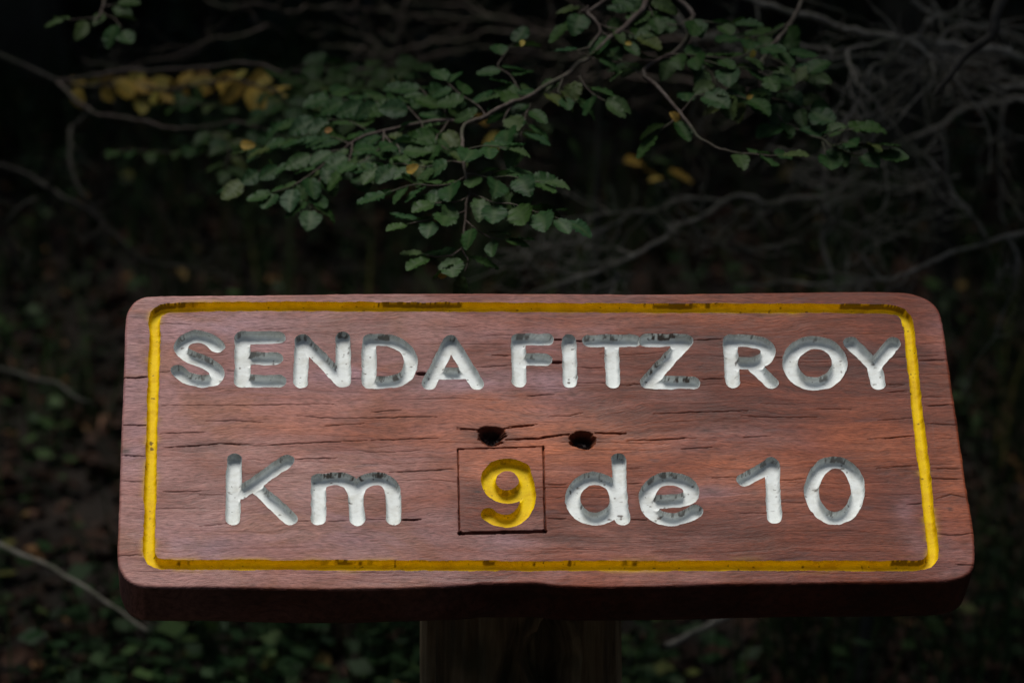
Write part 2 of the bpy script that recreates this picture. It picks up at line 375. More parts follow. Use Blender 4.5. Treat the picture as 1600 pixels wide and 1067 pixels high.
border = [(242, 520), (240.5, 500), (245, 488), (258, 481.5), (285, 480), (430, 478.5), (580, 479.5), (800, 480), (1000, 481.5), (1225, 481.5), (1360, 482),
          (1395, 483), (1413, 491), (1420, 510), (1423.5, 545), (1429, 600), (1434, 650), (1440, 700), (1445, 740), (1451, 800), (1458, 855), (1457, 872), (1446, 882), (1425, 884),
          (1200, 883), (1000, 883.5), (800, 883.5), (500, 882.5), (280, 882), (247, 881), (235, 873), (232.5, 855), (235, 760), (236.5, 700), (239, 610), (242, 520)]
bfull = carve('border_groove', 'yellow painted groove framing the lettering', YELLOW, [chaikin(tob(border), True, 1)], .0063, .0088, .85, .0010, pw=4)
# thin dark bare line along the upper wall of the groove in places
# smears of yellow paint beside the groove
smear = np.maximum(smear, np.exp(-np.clip(bfull, 0, 1) / .0018) * (bfull > 0) * np.clip((fbm(U * 14 + 3, Vv * 60 + 1, 3) - .60) * 7, 0, 1) * .8)
# square insert
pq = tob(cr(5, [(132, 155), (628, 140), (640, 632), (140, 645)]))
pins = inside_poly(pq, U, Vv)
plate_sd = np.full(U.shape, FAR)
sl = window(pq, .01); u, v = U[sl], Vv[sl]
dall = segdist(np.vstack([pq, pq[:1]]), u, v)
plate_sd[sl] = np.where(pins[sl], -dall, dall)
widths = [.0004, .0007, .0014, .0005]
for k in range(4):
    P = np.array([pq[k], pq[(k + 1) % 4]])
    d = segdist(P, u, v) + .0006 * (fbm(u * 150, v * 150) - .5)
    wd = widths[k]
    q = np.clip(1 - (d / (wd * 1.3)) ** 4, 0, 1)
    H[sl] = np.where(d < wd * 1.5, np.minimum(H[sl], H[sl] - (.0065 if k == 2 else .004) * q), H[sl])
    stain_shade[sl] = np.maximum(stain_shade[sl], np.clip(1.4 - d / (wd * 1.2), 0, 1) * (.95 if k == 2 else .6))
    stain_shade[sl] = np.maximum(stain_shade[sl], np.exp(-d / .0035) * .25 * fbm(u * 60, v * 60) * (1.4 if k == 2 else .8))
for (px_, py_, rr) in [(145, 640, .0019), (636, 630, .0020), (630, 148, .0010)]:
    c0 = tob(cr(5, [(px_, py_)]))[0]; d = np.hypot(U - c0[0], Vv - c0[1])
    H = H - .006 * np.clip(1.3 - d / rr, 0, 1); stain_shade = np.maximum(stain_shade, np.clip(1.8 - d / rr, 0, 1) * .9)
# knot holes with ragged rims
for (px_, py_, rx, ry) in [(326, 74, .0168, .0135), (858, 102, .0142, .0128)]:
    c0 = tob(cr(5, [(px_, py_)]))[0]
    du, dv = (U - c0[0]), (Vv - c0[1])
    q = np.hypot(du / rx, dv / ry) + .42 * (fbm(U * 70, Vv * 480, 3) - .5) + .35 * (fbm(U * 60 + 3, Vv * 60, 2) - .5)
    core = np.clip((1.0 - q) * 2.2, 0, 1)
    step = np.floor(fbm(U * 90, Vv * 300, 2) * 5) / 5
    H = np.minimum(H, H - core * (.010 + .012 * step))
    halo = np.exp(-np.hypot(du / (rx * 1.75), dv / (ry * .95)) ** 2 * .8)
    stain_shade = np.maximum(stain_shade, np.clip(core * 1.5, 0, .97)); stain_shade = np.maximum(stain_shade, halo * np.clip(fbm(U * 25, Vv * 260, 3) * 2.3 - .25, 0, .85))
# dark knot mark left of the 9, stain at board rim etc.
for (k, px_, py_, rx, ry, s_) in [(5, 250, 402, .006, .0013, .8), (1, 60, 1010, .0055, .0045, .75), (1, 140, 205, .012, .004, .45), (6, 1115, 320, .003, .0035, .6), (6, 70, 240, .016, .006, .5), (3, 1330, 195, .01, .004, .25),
                                 (1, 1400, 610, .020, .006, .35), (2, 240, 600, .016, .005, .35), (3, 350, 665, .006, .003, .5), (5, 780, 670, .03, .004, .35), (4, 440, 460, .03, .005, .25)]:
    c0 = tob(cr(k, [(px_, py_)]))[0]
    g = np.exp(-(((U - c0[0]) / rx) ** 2 + ((Vv - c0[1]) / ry) ** 2)) * s_ * (.5 + fbm(U * 80, Vv * 260))
    stain_shade = np.maximum(stain_shade, np.clip(g, 0, .9))
# cracks along the grain
cr1 = [(1, [(50, 573), (190, 570)]), (1, [(265, 538), (340, 536)]), (1, [(655, 530), (715, 532)]), (1, [(1395, 578), (1480, 580)]), (1, [(50, 853), (185, 855)]),
 (1, [(280, 738), (600, 738), (900, 735), (1300, 728)]), (1, [(270, 905), (540, 893)]), (1, [(300, 988), (450, 980), (620, 962), (860, 975), (1150, 960), (1500, 945)]),
 (1, [(1080, 800), (1300, 812), (1600, 815)]), (1, [(540, 830), (700, 828), (880, 838)]), (1, [(1250, 860), (1480, 845)]), (1, [(40, 1035), (180, 1040)]),
 (2, [(275, 548), (325, 548)]), (2, [(630, 510), (740, 505), (830, 497)]), (2, [(720, 438), (830, 440)]), (2, [(1085, 345), (1140, 345)]), (2, [(1215, 352), (1260, 355)]), (2, [(1070, 480), (1140, 480)]),
 (2, [(1230, 605), (1395, 603), (1480, 620), (1600, 612)]), (2, [(930, 682), (1090, 672)]), (2, [(1060, 805), (1180, 800), (1260, 782)]), (2, [(0, 812), (200, 808), (390, 805)]), (2, [(510, 870), (640, 880)]),
 (2, [(820, 862), (990, 852)]), (2, [(0, 945), (400, 932)]), (2, [(820, 940), (1000, 935), (1180, 910)]), (2, [(1340, 900), (1500, 905)]), (2, [(0, 775), (180, 765)]), (2, [(1230, 512), (1380, 514)]),
 (3, [(0, 465), (60, 462)]), (3, [(320, 435), (435, 432)]), (3, [(295, 262), (420, 258)]), (3, [(660, 340), (700, 340)]), (3, [(120, 590), (360, 582), (540, 575)]), (3, [(510, 600), (700, 608), (850, 605)]),
 (3, [(0, 710), (150, 705), (310, 695)]), (3, [(240, 748), (380, 738)]), (3, [(1305, 353), (1430, 350)]), (3, [(1330, 553), (1455, 550)]), (3, [(1160, 495), (1250, 490)]), (3, [(1340, 635), (1465, 640)]),
 (3, [(1150, 700), (1270, 688)]), (3, [(1120, 620), (1270, 610)]), (3, [(520, 695), (640, 690)]), (3, [(1160, 460), (1240, 462)]), (3, [(850, 568), (1000, 570)]),
 (4, [(245, 25), (450, 12), (700, 10)]), (4, [(240, 222), (410, 218)]), (4, [(400, 235), (510, 235)]), (4, [(835, 350), (890, 350)]), (4, [(970, 352), (1060, 350)]), (4, [(1290, 345), (1380, 343)]),
 (4, [(400, 375), (520, 365)]), (4, [(50, 175), (150, 178)]), (4, [(40, 505), (145, 500)]), (4, [(810, 78), (1010, 72)]), (4, [(1240, 135), (1500, 125)]), (4, [(70, 62), (150, 64)]),
 (5, [(10, 275), (120, 270)]), (5, [(640, 360), (760, 362)]), (5, [(1120, 355), (1200, 352)]), (5, [(640, 555), (760, 560)]), (5, [(1125, 563), (1230, 565)]), (5, [(1120, 270), (1200, 268)]), (5, [(1250, 105), (1450, 92)]),
 (5, [(130, 38), (250, 42)]), (5, [(400, 35), (570, 16)]), (5, [(410, 100), (600, 92), (780, 68)]), (5, [(930, 60), (1110, 66)]),
 (6, [(90, 183), (205, 180)]), (6, [(385, 195), (490, 188)]), (6, [(800, 143), (975, 133)]), (6, [(1040, 143), (1175, 145)]), (6, [(210, 337), (330, 335)]), (6, [(1060, 272), (1120, 255), (1190, 268)]),
 (6, [(1065, 425), (1140, 430), (1215, 420)]), (6, [(760, 17), (960, 5)]), (6, [(930, 298), (1000, 293)]), (6, [(1140, 555), (1215, 560)]), (6, [(1030, 187), (1170, 190)]), (6, [(390, 288), (500, 290)])]
heavy = {12: 3.2, 17: 2.4, 7: 1.0, 4: 1.2, 0: 1.2, 51: 1.3, 68: 1.2, 83: 1.6, 15: 1.5, 16: 1.4}
cracks = [(tob(cr(k, p)), 1.35 if (k == 5 and p[0][1] < 106 and p[0][0] < 1000) else heavy.get(i, random.uniform(.6, 1.0))) for i, (k, p) in enumerate(cr1)]
for i in range(80):   # hairlines
    x0 = random.uniform(200, 1470); y0 = random.uniform(495, 905); l_ = random.uniform(20, 170)
    P = tob([(x0, y0), (x0 + l_ * .5, y0 + random.uniform(-2, 2)), (x0 + l_, y0 + random.uniform(-4, 3))]); cracks.append((P, random.uniform(.15, .42)))
letters_min = np.minimum.reduce([c[3] for c in cls_sd])
for P, wt in cracks:
    P = np.array(P); Q = [P[0]]
    for i in range(len(P) - 1):
        L_ = np.linalg.norm(P[i + 1] - P[i]); k = max(int(L_ / .006), 1)
        for j in range(1, k + 1):
            q = P[i] + (P[i + 1] - P[i]) * j / k
            Q.append(q + np.array([0, random.gauss(0, .0003)]))
    P = np.array(Q); sl = window(P, .006); u, v = U[sl], Vv[sl]
    d = segdist(P, u, v)
    L_ = np.linalg.norm(P[-1] - P[0]); s = np.clip((u - P[0][0]) / (P[-1][0] - P[0][0] + 1e-9), 0, 1)
    tap = np.clip(np.minimum(s, 1 - s) * 6, .25, 1) * (.6 + .8 * fbm(u * 80, v * 10, 2))
    wd = np.maximum(.00042 * wt, .00046) * np.clip(tap, .7, 2)
    prof = np.exp(-(d / wd) ** 2) * (letters_min[sl] > -.0002)
    H[sl] -= (.0032 * min(wt, 1.6) if wt > 1.15 else .0014 * wt) * prof
    stain_shade[sl] = np.maximum(stain_shade[sl], np.clip(prof * np.clip(wt * tap * .95, 0, .95), 0, .96))
    stain_shade[sl] = np.maximum(stain_shade[sl], np.exp(-d / .0012) * .12 * wt)
stain_shade = np.clip(stain_shade, 0, 1)
def blobs(lst):
    A_ = np.zeros_like(U)
    wx_ = .035 * (fbm(U * 14 + 3, Vv * 20) - .5); wy_ = .022 * (fbm(U * 14 + 30, Vv * 22 + 9) - .5)
    for x, y, rx, ry, s_ in lst:
        c0 = tob([(x, y)])[0]; A_ = np.maximum(A_, s_ * np.exp(-((U + wx_ - c0[0]) / (rx / 1453)) ** 2 - ((Vv + wy_ - c0[1]) / (ry / 1200)) ** 2))
    return A_
warm = blobs([(840, 690, 190, 42, .95), (780, 640, 90, 22, .6), (1180, 735, 120, 50, .6), (1350, 690, 90, 40, .5), (1490, 760, 40, 90, .45), (760, 725, 60, 25, .7), (470, 660, 110, 40, .35), (960, 880, 200, 25, .3), (1000, 500, 250, 18, .3), (1480, 560, 40, 60, .3)])
grey = blobs([(330, 520, 130, 45, .7), (560, 590, 90, 22, .8), (740, 600, 90, 26, .85), (860, 610, 50, 30, .8), (400, 600, 150, 25, .5), (215, 560, 30, 90, .5), (205, 700, 25, 40, .6), (1490, 870, 40, 45, .8), (560, 830, 130, 30, .5),
              (1200, 690, 110, 20, .45), (1100, 770, 45, 16, .9), (860, 530, 120, 30, .45), (900, 890, 250, 20, .4), (300, 850, 80, 30, .5), (1470, 500, 30, 50, .6), (800, 850, 40, 40, .5), (1430, 840, 25, 60, .6), (640, 700, 60, 15, .4)])
# faces, classes, vertex snapping to the class contours
ny, nx = U.shape; vid = np.arange(ny * nx).reshape(ny, nx)
FQ = np.stack([vid[:-1, :-1], vid[:-1, 1:], vid[1:, 1:], vid[1:, :-1]], -1)
ctr = lambda A: (A[:-1, :-1] + A[:-1, 1:] + A[1:, 1:] + A[1:, :-1]) * .25
fc = np.zeros((ny - 1, nx - 1), int)
fc[ctr(plate_sd) < 0] = 100
for i, c in enumerate(cls_sd): fc[ctr(c[3]) < 0] = i + 1
keep = ctr(sdo) < 0; fc[~keep] = -1
px_, py_ = U.copy(), Vv.copy()
def snap(sd, code):
    inn = (fc == code) if code >= 0 else (fc != -1)
    touch_in = np.zeros((ny, nx), bool); touch_out = np.zeros((ny, nx), bool)
    for a in (slice(0, -1), slice(1, None)):
        for b2 in (slice(0, -1), slice(1, None)):
            touch_in[a, b2] |= inn; touch_out[a, b2] |= ~inn
    bd = touch_in & touch_out
    g0, g1 = np.gradient(sd, CELL); gl = np.sqrt(g0 ** 2 + g1 ** 2) + 1e-6
    mv = np.clip(sd, -CELL * .9, CELL * .9) * bd
    px_[bd] -= (mv * g1 / gl)[bd]; py_[bd] -= (mv * g0 / gl)[bd]
    return bd
for i, c in enumerate(cls_sd):
    bdv = snap(c[3], i + 1); H[bdv] = HS[bdv]      # the rim of every groove lies at the face of the plank
obd = snap(sdo, -1)
VB = np.stack([px_, py_, H], -1).reshape(-1, 3); SA = stain_shade.ravel(); SM = smear.ravel(); WA = warm.ravel(); GA = grey.ravel(); FQf = FQ.reshape(-1, 4); fcf = fc.ravel()
def submesh(name, code, m_, extra=None, origin=(0, 0, 0)):
    f = FQf[fcf == code]; uq, inv = np.unique(f, return_inverse=True); f = inv.reshape(-1, 4)
    V_ = VB[uq].copy(); sa = SA[uq]; sm = SM[uq]; wa = WA[uq]; ga = GA[uq]
    if extra is not None:
        ev, ef = extra; f = np.vstack([f, ef + len(V_)]); V_ = np.vstack([V_, ev]); sa = np.concatenate([sa, np.where((ev[:, 1] < -.12) & (ev[:, 0] > OUT[:, 0].min() + .026), .3 + .45 * fbm(ev[:, 0] * 9, ev[:, 2] * 40 + 50, 3), .1)]); sm, wa, ga = (np.concatenate([q_, np.zeros(len(ev))]) for q_ in (sm, wa, ga))  # plank underside darkened in its colour to imitate shade
    V_ = V_ - np.array(origin)
    return mesh_np(name, V_, f, m_, {'stain_shade': sa, 'smear': sm, 'warm': wa, 'grey': ga})
# sides and back of the plank
T = .076
ring = chaikin(OUT, True, 1); cen = ring.mean(0)
tang = np.roll(ring, -1, 0) - np.roll(ring, 1, 0); nrm = np.stack([tang[:, 1], -tang[:, 0]], 1); nrm /= np.linalg.norm(nrm, axis=1)[:, None] + 1e-9
area = np.sum(ring[:, 0] * np.roll(ring[:, 1], -1) - np.roll(ring[:, 0], -1) * ring[:, 1])
if area < 0: nrm = -nrm
lv = [(.0024, .0003), (.006, 0), (.013, 0), (.022, 0), (.032, 0), (.042, 0), (.054, 0), (.064, .0003), (.072, .0012), (T, .0045)]
m_ = len(ring); sv = []
for k, (dz, inn) in enumerate(lv):
    wv = .0016 * (fbm(ring[:, 0] * 22 + k * .5, ring[:, 1] * 22 + k * .9, 3) - .5) if 0 < k < len(lv) - 1 else 0
    q = ring - nrm * inn + nrm * (wv if np.ndim(wv) else 0)[:, None] if np.ndim(wv) else ring - nrm * inn
    sv.append(np.column_stack([q, np.full(m_, -dz)]))
sv = np.vstack(sv); sf = []
for k in range(len(lv) - 1):
    for i in range(m_):
        j = (i + 1) % m_; sf.append([k * m_ + i, (k + 1) * m_ + i, (k + 1) * m_ + j, k * m_ + j] if area > 0 else [k * m_ + i, k * m_ + j, (k + 1) * m_ + j, (k + 1) * m_ + i])
cI = len(sv); sv = np.vstack([sv, [[*cen, -T]]]); lb0 = (len(lv) - 1) * m_
for i in range(0, m_ - 1, 2):
    a, b2, c2 = lb0 + i, lb0 + (i + 1) % m_, lb0 + (i + 2) % m_
    sf.append([a, cI, c2, b2] if area > 0 else [a, b2, c2, cI])
sf = np.array(sf)
sign = thing('trail_sign', 'red-brown wooden trail sign with carved white lettering and yellow border on a log post', 'sign', (0, 0, 0))
pc = at(812, 975, 4.30); pz = 0
post_c = (pc.x, pc.y + .05); sign.location = (post_c[0], post_c[1], float(gz(post_c[0], post_c[1])))
SMi = Matrix.Translation(sign.location).inverted()
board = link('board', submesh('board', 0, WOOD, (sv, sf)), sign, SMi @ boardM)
board['label'] = 'thick red-brown plank with rounded corners, cracks and two knot holes'
plate = link('number_plate', submesh('number_plate', 100, WOOD2), board)
plate['label'] = 'square wooden insert let into the plank around the yellow 9'
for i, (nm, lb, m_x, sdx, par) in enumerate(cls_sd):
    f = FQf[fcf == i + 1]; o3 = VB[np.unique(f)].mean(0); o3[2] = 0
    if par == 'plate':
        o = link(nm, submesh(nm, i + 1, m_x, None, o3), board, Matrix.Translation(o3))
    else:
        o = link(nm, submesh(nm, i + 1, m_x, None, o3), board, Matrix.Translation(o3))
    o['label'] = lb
# log post
def post_mesh():
    nth, nz = 260, 260; V_ = np.zeros((nz + 1, nth, 3)); H0 = -.25; top = 1.0
    th = np.linspace(0, 2 * np.pi, nth, endpoint=False)
    base_z = float(sign.location.z)
    for k in range(nz + 1):
        z = H0 + (1.02 - H0) * k / nz
        rr = .103 + .006 * np.sin(th * 2 + 1) + .012 * (1 - (k / nz)) 
        rdg = fbm(th / (2 * np.pi) * 38, np.full(nth, z * 2.2), 3)
        rdg = (fbm(np.cos(th) * 9 + 20, np.sin(th) * 9 + 20 + z * 1.2, 3))
        rr = rr + .024 * (rdg - .5) - .007 * np.clip(1 - np.abs(np.sin(th * 7 + z * 1.5 + 2 * rdg)) * 5, 0, 1)
        # knot hole and torn wedge on the front (front = -Y, th=-90deg)
        a = ((th + np.pi / 2 + np.pi) % (2 * np.pi) - np.pi) * .105      # metres along the front, + = right
        zk = z - (.0)
        V_[k, :, 2] = z; V_[k, :, 0] = rr; V_[k, :, 1] = a
    zw = V_[:, :, 2]; a = V_[:, :, 1]; rr = V_[:, :, 0]
    kz = knot_z; ka = .035
    q = np.hypot((a - ka) / .030, (zw - kz) / .046) + .25 * (fbm(a * 60 + 9, zw * 60 + 9, 2) - .5)
    rr = rr - .034 * np.clip((1 - q) * 3, 0, 1) + .012 * np.exp(-((q - 1.12) / .16) ** 2)
    q2 = np.clip(1 - np.abs(a + .012 - (zw - kz) * .35) / .010, 0, 1) * np.clip(1 - np.abs(zw - (kz - .03)) / .08, 0, 1)
    rr = rr - .02 * q2
    V_[:, :, 0] = post_c[0] * 0 + rr * np.cos(th)[None]; V_[:, :, 1] = rr * np.sin(th)[None]
    # top cut to the slope of the board's back
    return V_, nth, nz
knot_z = at(868, 1010, 4.3).z - float(sign.location.z)
PV, nth, nzz = post_mesh()
Mb = np.array(boardM.inverted() @ Matrix.Translation(sign.location))
flat = PV.reshape(-1, 3); loc = flat @ Mb[:3, :3].T + Mb[:3, 3]
# slide points up to the plane z_b = -T-.0005 whichever lies lower
zr = Mb[2, 2]
over = loc[:, 2] - (-T + .002); flat[:, 2] -= np.clip(over, 0, None) / zr
PV = flat
pid = np.arange((nzz + 1) * nth).reshape(nzz + 1, nth)
pf = np.stack([pid[:-1], np.roll(pid[:-1], -1, 1), np.roll(pid[1:], -1, 1), pid[1:]], -1).reshape(-1, 4)
post = link('post', mesh_np('post', PV, pf, POST), sign)
post['label'] = 'thick weathered log post with a knot hole'

# ================================================================ TUBES, LEAVES, BRANCHES
def smooth3(P, n=2): return chaikin([tuple(p) for p in P], False, n)
def tube_geo(P, r0, r1, sides=7, wob=0.0, seed=0):
    P = np.asarray(P, float); m_ = len(P); V_ = []; F_ = []
    t = np.gradient(P, axis=0); t /= np.linalg.norm(t, axis=1)[:, None] + 1e-9
    up = np.array([.13, .31, .94]); s = np.linspace(0, 1, m_)
    rr = random.Random(seed)
    for i in range(m_):
        e1 = np.cross(t[i], up); e1 /= np.linalg.norm(e1) + 1e-9; e2 = np.cross(t[i], e1)
        r_ = (r0 + (r1 - r0) * s[i]) * (1 + .18 * (rr.random() - .5))
        for k in range(sides):
            a = 2 * math.pi * k / sides; V_.append(P[i] + r_ * (math.cos(a) * e1 + math.sin(a) * e2))
    for i in range(m_ - 1):
        for k in range(sides):
            k2 = (k + 1) % sides; F_.append([i * sides + k, i * sides + k2, (i + 1) * sides + k2, (i + 1) * sides + k])
    V_.append(P[0] - t[0] * r0 * .3); V_.append(P[-1] + t[-1] * r1); a0 = len(V_) - 2
    for k in range(0, sides):
        F_.append([a0, k, (k + 1) % sides, (k + 1) % sides]); b0 = (m_ - 1) * sides
    F_ = [f for f in F_ if len(set(f)) == 4]
    return np.array(V_), np.array(F_)
def wiggle(P, amp, n=3, seed=0):
    rr = random.Random(seed); P = [np.array(p, float) for p in P]
    for _ in range(n):
        Q = [P[0]]
        for i in range(len(P) - 1):
            l_ = np.linalg.norm(P[i + 1] - P[i]); mid = (P[i] + P[i + 1]) / 2 + np.array([rr.gauss(0, 1), rr.gauss(0, 1), rr.gauss(0, 1)]) * l_ * amp
            Q += [mid, P[i + 1]]
        P = Q; amp *= .75
    return P
def join_geo(gs):
    V_ = []; F_ = []; o = 0
    for v, f in gs: V_.append(v); F_.append(f + o); o += len(v)
    return np.vstack(V_), np.vstack(F_)
def pxl(pts):  # [(x,y,depth)...]
    return [tuple(at(*p)) for p in pts]

def leaf_mesh(name, m_, seed, width=.40, curl=.12):
    rr = random.Random(seed); rows = 19; V_ = []; F_ = []; vein = []
    cols = [-1, -.66, -.33, 0, .33, .66, 1]
    bend = rr.uniform(-.10, .10)
    for i in range(rows):
        t = i / (rows - 1)
        wdt = width * (math.sin(math.pi * min(1, .06 + t * .94) ** .82)) ** .75 * (1 + .24 * (i % 2)) + .012
        if i == rows - 1: wdt = .05
        for c in cols:
            x = t + (.05 * abs(c) if 0 < i < rows - 1 else 0); y = c * wdt * (1 + .05 * rr.uniform(-1, 1)) + bend * math.sin(t * math.pi)
            z = .14 * abs(y) * 1.2 - curl * t * t + .09 * rr.uniform(-.5, .5) * abs(c) + .012 * math.sin((t * 6.5 - abs(c) * .9) * 2 * math.pi) * (abs(c) > .2)
            V_.append((x, y, z)); vein.append(1.0 if c == 0 else (.45 if (i % 2 == 0 and abs(c) < 1) else 0))
    k = len(cols)
    for i in range(rows - 1):
        for j in range(k - 1): F_.append([i * k + j, i * k + j + 1, (i + 1) * k + j + 1, (i + 1) * k + j])
    # stalk
    b0 = len(V_)
    for x, z in ((-.22, .03), (.03, 0.0)):
        V_ += [(x, -.012, z), (x, .012, z), (x, 0, z + .02)]; vein += [1, 1, 1]
    for a, b2 in ((0, 1), (1, 2), (2, 0)): F_.append([b0 + a, b0 + b2, b0 + b2 + 3, b0 + a + 3])
    me = mesh_np(name, np.array(V_), np.array(F_), m_, {'vein': vein})
    return me
LM = {'g': [leaf_mesh('leaf', GREEN, s, random.uniform(.27, .40), random.uniform(-.05, .32)) for s in range(7)],
      'l': [leaf_mesh('leaf', LIME, s + 20, random.uniform(.26, .34), random.uniform(.05, .3)) for s in range(5)],
      'y': [leaf_mesh('leaf', GOLD, s + 40, random.uniform(.28, .38), random.uniform(-.1, .35)) for s in range(5)]}
def put_leaf(parent, Minv, pos, d, nrm, size, kinds):
    d = Vector(d).normalized(); nrm = Vector(nrm); nrm = (nrm - d * nrm.dot(d)).normalized(); s = nrm.cross(d)
    R = Matrix((d, s, nrm)).transposed().to_4x4()
    o = link('leaf', random.choice(LM[random.choice(kinds)]), parent, Minv @ Matrix.Translation(Vector(pos) + d * size * .2) @ R @ Matrix.Diagonal((size, size, size, 1)))
    return o
def leafy(tree, limb_pts, r0, r1, twigs, kinds='g', size=(.024, .037), spacing=.0125, label=None, fn=(0, -.28, .95), leaves=True, limb_leaves=False, rnd=.33, mtl=None):
    """one branch (mesh of limb + twigs) parented to the tree, its leaves parented to the branch"""
    gs = []; P = wiggle(smooth3(wiggle(pxl(limb_pts), .05, 1, len(limb_pts)), 1), .03, 1, len(limb_pts)); gs.append(tube_geo(P, r0, r1, 7))
    tw = []
    for tpts in twigs:
        Q = smooth3(wiggle(pxl(tpts), .05, 1, int(tpts[0][0])), 1); gs.append(tube_geo(Q, max(r1 * .75, .0011), .0006, 5)); tw.append(Q)
    if limb_leaves: tw.append(P)
    v, f = join_geo(gs); tl = tree.location
    me = mesh_np('branch', v - np.array(tl), f, mtl or TWIG); o = link('branch', me, tree)
    if label: o['label'] = label
    Mi = Matrix.Translation(tl).inverted(); n_ = 0
    for Q in tw:
        acc = spacing * random.uniform(.2, 1); side = random.choice((-1, 1))
        nb = Vector(fn) + Vector((random.gauss(0, .15), random.gauss(0, .15), random.gauss(0, .1)))
        for i in range(len(Q) - 1):
            a, b2 = Vector(Q[i]), Vector(Q[i + 1]); l_ = (b2 - a).length; d = (b2 - a).normalized()
            while acc < l_:
                p = a + d * acc; acc += spacing * random.uniform(.75, 1.3)
                sd2 = nb.cross(d).normalized() * side; side = -side
                an = rad(random.uniform(35, 70)); ld = d * math.cos(an) + sd2 * math.sin(an) + Vector((0, 0, random.uniform(-.28, .02)))
                nn = nb + Vector((random.gauss(0, rnd), random.gauss(0, rnd), random.gauss(0, rnd * .7)))
                put_leaf(o, Mi, p, ld, nn, random.uniform(*size), kinds); n_ += 1
            acc -= l_
        put_leaf(o, Mi, Q[-1], Vector(Q[-1]) - Vector(Q[-2]), nb, random.uniform(*size), kinds)
    return o

# ---- the leafy southern beech that hangs over the sign: trunk stands right of the frame
t1 = Vector((1.55, 1.9, 0)); t1.z = float(gz(t1.x, t1.y))
beech = thing('beech_tree', 'slender beech whose green leafy twigs hang down above the middle of the sign', 'tree', t1)
def tree_trunk(tree, h, r0, r1, lean=(0, 0), seed=1, m_=None, bottom=-.2):
    P = [np.array((0, 0, bottom)) + np.array((lean[0], lean[1], 0)) * s for s in (0,)]
    P = [(lean[0] * s * h, lean[1] * s * h, bottom + (h - bottom) * s) for s in np.linspace(0, 1, 6)]
    v, f = tube_geo(smooth3(wiggle(P, .03, 2, seed), 1), r0, r1, 14, seed=seed)
    return link('trunk', mesh_np('trunk', v, f, m_ or BARK), tree)
tree_trunk(beech, 4.2, .085, .05, (-.05, -.03), 3)
def limb(tree, world_pts, r0, r1, seed, m_=None, name='limb'):
    P = smooth3(wiggle([np.array(p) for p in world_pts], .04, 1, seed), 2)
    v, f = tube_geo(P, r0, r1, 9, seed=seed); return link(name, mesh_np(name, v - np.array(tree.location), f, m_ or BARK), tree)
tp = lambda z: (t1.x - .05 * z, t1.y - .03 * z, t1.z + z)
limb(beech, [tp(1.25), (1.2, 1.4, 1.75), (.8, 1.0, 1.62), tuple(at(1290, -60, 4.9))], .022, .006, 5)
limb(beech, [tp(1.25), (1.1, 1.2, 1.8), (.5, .9, 1.6), tuple(at(1000, -50, 4.75))], .018, .005, 6)
A = leafy(beech, [(1000, -50, 4.75), (1010, 10, 4.7), (975, 45, 4.68), (925, 90, 4.66), (890, 115, 4.65), (850, 135, 4.62), (800, 160, 4.6), (755, 185, 4.57), (722, 197, 4.55), (724, 240, 4.5), (728, 275, 4.48), (736, 300, 4.46), (728, 330, 4.45), (724, 365, 4.44), (722, 388, 4.43)], .0038, .0011,
 [[(724, 255, 4.5), (700, 252, 4.52), (668, 262, 4.53), (625, 255, 4.55), (590, 262, 4.56)],
  [(728, 275, 4.48), (690, 290, 4.47), (655, 287, 4.47), (610, 300, 4.46)],
  [(730, 272, 4.48), (760, 278, 4.46), (800, 275, 4.45), (845, 285, 4.44)],
  [(736, 302, 4.46), (770, 317, 4.44), (800, 318, 4.43), (850, 335, 4.42), (880, 345, 4.42)],
  [(728, 330, 4.45), (700, 332, 4.44), (665, 345, 4.43), (640, 350, 4.42)],
  [(728, 345, 4.44), (755, 365, 4.43), (785, 375, 4.42)],
  [(722, 388, 4.43), (705, 400, 4.42), (680, 402, 4.42), (665, 398, 4.42)],
  [(722, 390, 4.43), (732, 405, 4.42), (726, 425, 4.42)],
  [(726, 235, 4.5), (755, 228, 4.48), (790, 232, 4.47)],
  [(727, 310, 4.47), (700, 315, 4.45), (680, 318, 4.44)]], 'ggggggl', label='green leafy branch drooping to the top edge of the sign')
B = leafy(beech, [(800, 160, 4.6), (752, 188, 4.62), (715, 190, 4.64), (660, 192, 4.66), (600, 205, 4.68), (550, 222, 4.68), (515, 245, 4.68)], .0030, .0014,
 [[(515, 245, 4.68), (505, 270, 4.66), (490, 300, 4.64), (485, 325, 4.62)],
  [(550, 222, 4.68), (545, 250, 4.62), (555, 270, 4.6)],
  [(530, 235, 4.68), (480, 245, 4.7), (430, 262, 4.72), (380, 280, 4.74)],
  [(515, 250, 4.66), (460, 290, 4.64), (430, 300, 4.64)],
  [(600, 205, 4.66), (590, 235, 4.6), (560, 255, 4.58)],
  [(600, 205, 4.7), (550, 190, 4.75), (500, 185, 4.8), (450, 190, 4.85)],
  [(660, 192, 4.66), (640, 170, 4.7), (600, 160, 4.75), (555, 160, 4.8), (510, 150, 4.85)],
  [(660, 192, 4.64), (650, 225, 4.6), (655, 245, 4.58)],
  [(700, 190, 4.64), (680, 215, 4.6), (700, 235, 4.58)],
  [(700, 190, 4.66), (690, 160, 4.7), (660, 140, 4.75), (625, 135, 4.8)],
  [(545, 225, 4.68), (490, 215, 4.74), (440, 225, 4.8), (395, 235, 4.85)],
  [(600, 210, 4.66), (620, 225, 4.6), (625, 240, 4.58)]], 'gggggl', label='dense green spray of leaves left of the drooping branch')
